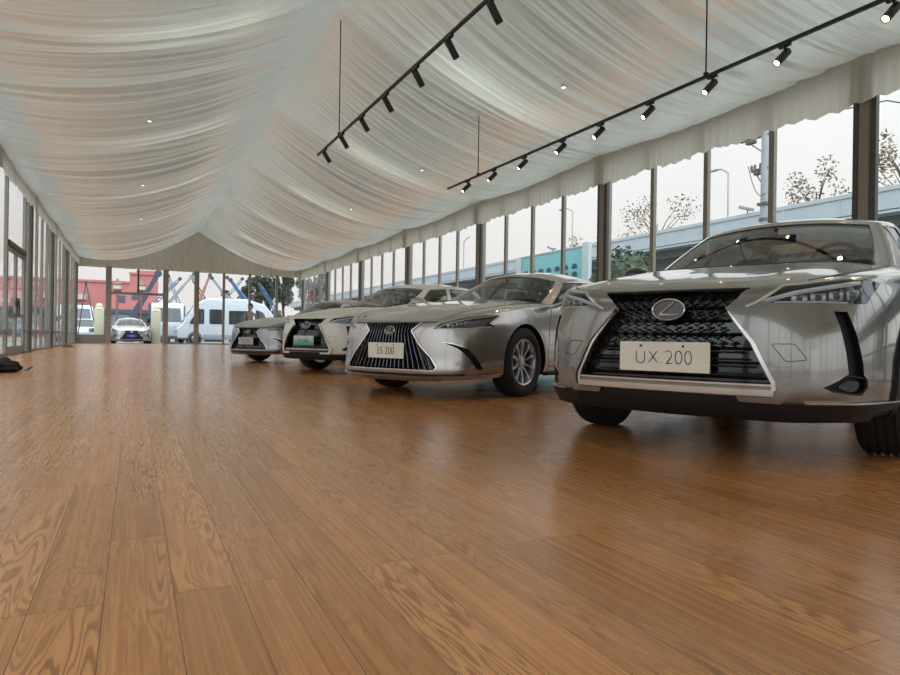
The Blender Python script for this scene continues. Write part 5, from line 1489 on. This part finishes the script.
# ------------------------------------------------------------------ the person behind the far sedan
def skin_body(name, joints, edges, mats, parent, levels=2):
    me = bpy.data.meshes.new(name); me.from_pydata([j[:3] for j in joints], edges, [])
    o = bpy.data.objects.new(name, me); C.objects.link(o)
    md = o.modifiers.new('s', 'SKIN'); md.use_smooth_shade = True
    for i, j in enumerate(joints):
        me.skin_vertices[0].data[i].radius = (j[3], j[4] if len(j) > 4 else j[3])
    me.skin_vertices[0].data[0].use_root = True
    sb = o.modifiers.new('u', 'SUBSURF'); sb.levels = levels; sb.render_levels = levels
    bpy.context.view_layer.update()
    res = bpy.data.meshes.new_from_object(o.evaluated_get(bpy.context.evaluated_depsgraph_get()))
    bpy.data.objects.remove(o); bpy.data.meshes.remove(me)
    return obj(name, res, mats, parent, 180)
pe = empty('person', (3.78, 24.4, 0), R(-90), 'person with short black hair in a grey top standing behind the grey sedan', 'person')
J = [(0, 0, .90, .135, .11), (0, 0, 1.06, .125, .10), (.01, 0, 1.22, .15, .11), (0, 0, 1.33, .12, .09), (.01, 0, 1.39, .05), (.02, 0, 1.44, .048),
     (0, .17, 1.30, .05), (-.01, .22, 1.05, .04), (.06, .22, .84, .032), (.08, .215, .77, .036, .02), (0, -.17, 1.30, .05), (-.01, -.22, 1.05, .04), (.06, -.22, .84, .032), (.08, -.215, .77, .036, .02),
     (0, .09, .84, .085), (.01, .10, .47, .058), (-.02, .10, .09, .042), (.10, .11, .04, .04, .035), (0, -.09, .84, .085), (.01, -.10, .47, .058), (-.02, -.10, .09, .042), (.10, -.11, .04, .04, .035)]
Ed = [(0, 1), (1, 2), (2, 3), (3, 4), (4, 5), (3, 6), (6, 7), (7, 8), (8, 9), (3, 10), (10, 11), (11, 12), (12, 13), (0, 14), (14, 15), (15, 16), (16, 17), (0, 18), (18, 19), (19, 20), (20, 21)]
body_p = skin_body('body', J, Ed, [MATS['skin'], MATS['shirt_grey'], MATS['trousers'], MATS['black_plastic'], MATS['hair_black']], pe)
me = body_p.data
# head with face joined to the neck
bm = bmesh.new(); bm.from_mesh(me)
r0 = bmesh.ops.create_uvsphere(bm, u_segments=28, v_segments=22, radius=1)
for v_ in r0['verts']:
    x, y, z = v_.co
    X_ = x*.092; Y_ = y*.072; Z_ = z*.115
    if z < 0: Y_ *= 1-.28*(-z)**1.5; X_ *= 1-.12*(-z)
    if x > .3:
        X_ += .022*math.exp(-((y/.16)**2+((z+.12)/.22)**2))-.008*(math.exp(-(((abs(y)-.38)/.18)**2+((z-.05)/.14)**2)))+.006*math.exp(-((y/.3)**2+((z+.48)/.08)**2))
    v_.co = Vector((X_+.03, Y_, Z_+1.555))
for s in (1, -1):
    r1 = bmesh.ops.create_uvsphere(bm, u_segments=10, v_segments=8, radius=1)
    for v_ in r1['verts']: v_.co = Vector((v_.co.x*.022+.02, v_.co.y*.010+s*.073, v_.co.z*.033+1.55))
for s in (1, -1):      # fingers and thumb
    for k, (dx, l_) in enumerate(((-.026, .075), (-.009, .085), (.009, .08), (.025, .062))):
        tube(bm, [(.085+dx, s*.215, .755), (.09+dx, s*.21, .755-l_*.55), (.098+dx, s*.20, .755-l_)], [.0095, .0085, .006], 6)
    tube(bm, [(.115, s*.208, .785), (.135, s*.195, .75), (.138, s*.19, .72)], [.011, .010, .007], 6)
for f in bm.faces:
    c = f.calc_center_median(); f.smooth = True
    if c.z > 1.41: f.material_index = 0
    elif c.z > .86 and (abs(c.y) < .17 or c.z > 1.06): f.material_index = 1
    elif abs(c.y) > .165 and c.z > .6: f.material_index = 0
    elif c.z > .085: f.material_index = 2
    else: f.material_index = 3
bm.to_mesh(me); bm.free()
bm = B(); bmesh.ops.create_uvsphere(bm, u_segments=28, v_segments=20, radius=1)
bmesh.ops.delete(bm, geom=[v_ for v_ in bm.verts if v_.co.z < -.35 or (v_.co.x > .45 and v_.co.z < .45)], context='VERTS')
for v_ in bm.verts:
    x, y, z = v_.co; v_.co = Vector((x*.112+.018, y*.096, z*.130+1.566))
bmesh.ops.solidify(bm, geom=bm.faces[:], thickness=.012)
obj('hair', bm, [MATS['hair_black']], pe, 180)
bm = B()
for s in (1, -1):
    lathe(bm, [(0, 0), (.008, 0), (.006, .004), (0, .005)], 10, 'x', M=Matrix.Translation((.107, s*.028, 1.565)))
pieces('eye', bm, [MATS['hair_black']], pe, 60)
def place_car(name, pose, label, group=None):
    return empty(name, (pose[0], pose[1], 0), R(pose[2]), label, 'car', group)
r_ = place_car('compact_suv', (3.155, 2.732, 203.43), 'titanium grey compact SUV with UX 200 plate, nearest and right of the row'); make_ux(r_, 'paint_titanium')
r_ = place_car('sedan', (2.974, 6.107, 206.96), 'silver sedan with ES 200 plate and vertical grille bars, second in the row'); make_es(r_, 'paint_silver')
r_ = place_car('compact_suv', (3.084, 9.948, 207.2), 'white SUV with a green-tinted plate, third car along the row'); make_ux(r_, 'paint_white', False, ('UX 300e', 'plate_green', 'ink'), 'gloss_black')
r_ = place_car('sedan', (2.836, 13.772, 209.87), 'grey sedan with a mesh grille, last and farthest in the indoor row'); make_es(r_, 'paint_grey', False, ('ES 200', 'plate_grey', 'ink_grey'), False)
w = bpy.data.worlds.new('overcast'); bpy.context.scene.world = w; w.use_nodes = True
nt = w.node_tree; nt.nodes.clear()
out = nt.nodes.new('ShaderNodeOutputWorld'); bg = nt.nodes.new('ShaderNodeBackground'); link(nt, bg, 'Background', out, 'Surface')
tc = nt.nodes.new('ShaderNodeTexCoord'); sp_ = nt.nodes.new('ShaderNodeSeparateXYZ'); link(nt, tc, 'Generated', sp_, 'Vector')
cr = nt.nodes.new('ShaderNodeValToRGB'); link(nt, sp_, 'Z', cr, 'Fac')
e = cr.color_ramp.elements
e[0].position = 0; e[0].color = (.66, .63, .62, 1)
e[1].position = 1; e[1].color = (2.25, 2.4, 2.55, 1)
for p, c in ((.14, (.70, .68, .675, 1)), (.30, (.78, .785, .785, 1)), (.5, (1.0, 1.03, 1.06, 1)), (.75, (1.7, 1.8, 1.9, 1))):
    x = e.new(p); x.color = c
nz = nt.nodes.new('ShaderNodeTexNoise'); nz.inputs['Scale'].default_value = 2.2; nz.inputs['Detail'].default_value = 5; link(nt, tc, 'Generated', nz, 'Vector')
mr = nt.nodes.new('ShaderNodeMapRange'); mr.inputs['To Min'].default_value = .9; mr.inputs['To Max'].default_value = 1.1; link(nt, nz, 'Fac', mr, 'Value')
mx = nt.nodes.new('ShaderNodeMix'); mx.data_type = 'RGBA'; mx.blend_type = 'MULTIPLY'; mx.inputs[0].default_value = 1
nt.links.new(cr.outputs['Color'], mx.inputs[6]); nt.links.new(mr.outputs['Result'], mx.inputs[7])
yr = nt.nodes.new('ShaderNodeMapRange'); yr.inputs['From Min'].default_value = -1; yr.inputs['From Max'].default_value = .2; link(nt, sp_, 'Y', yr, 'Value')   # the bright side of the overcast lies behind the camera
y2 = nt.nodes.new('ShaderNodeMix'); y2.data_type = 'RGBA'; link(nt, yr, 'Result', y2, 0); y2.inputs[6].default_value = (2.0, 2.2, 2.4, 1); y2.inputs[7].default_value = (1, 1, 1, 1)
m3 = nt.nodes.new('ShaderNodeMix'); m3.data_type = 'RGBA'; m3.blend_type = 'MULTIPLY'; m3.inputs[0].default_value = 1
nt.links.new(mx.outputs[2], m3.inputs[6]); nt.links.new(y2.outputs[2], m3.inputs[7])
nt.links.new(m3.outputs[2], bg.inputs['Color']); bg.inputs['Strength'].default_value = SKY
cd = bpy.data.cameras.new('camera'); cam = bpy.data.objects.new('camera', cd); C.objects.link(cam)
sc = bpy.context.scene; sc.camera = cam
cd.sensor_width = 36; cd.lens = 26; cd.clip_start = .02; cd.clip_end = 500
cam.location = (0, 0, .562); cam.rotation_euler = (Matrix.Rotation(-.452, 4, 'Z') @ Matrix.Rotation(PI/2, 4, 'X') @ Matrix.Rotation(.0151, 4, 'Z')).to_euler()
vs = sc.view_settings; vs.view_transform = 'Standard'; vs.look = 'None'; vs.gamma = 1; vs.exposure = EXPO; vs.use_curve_mapping = False
sc.cycles.max_bounces = 10; sc.cycles.diffuse_bounces = 5; sc.cycles.glossy_bounces = 5; sc.cycles.transparent_max_bounces = 24; sc.cycles.transmission_bounces = 8
sc.cycles.caustics_reflective = False; sc.cycles.caustics_refractive = False; sc.cycles.sample_clamp_indirect = 6
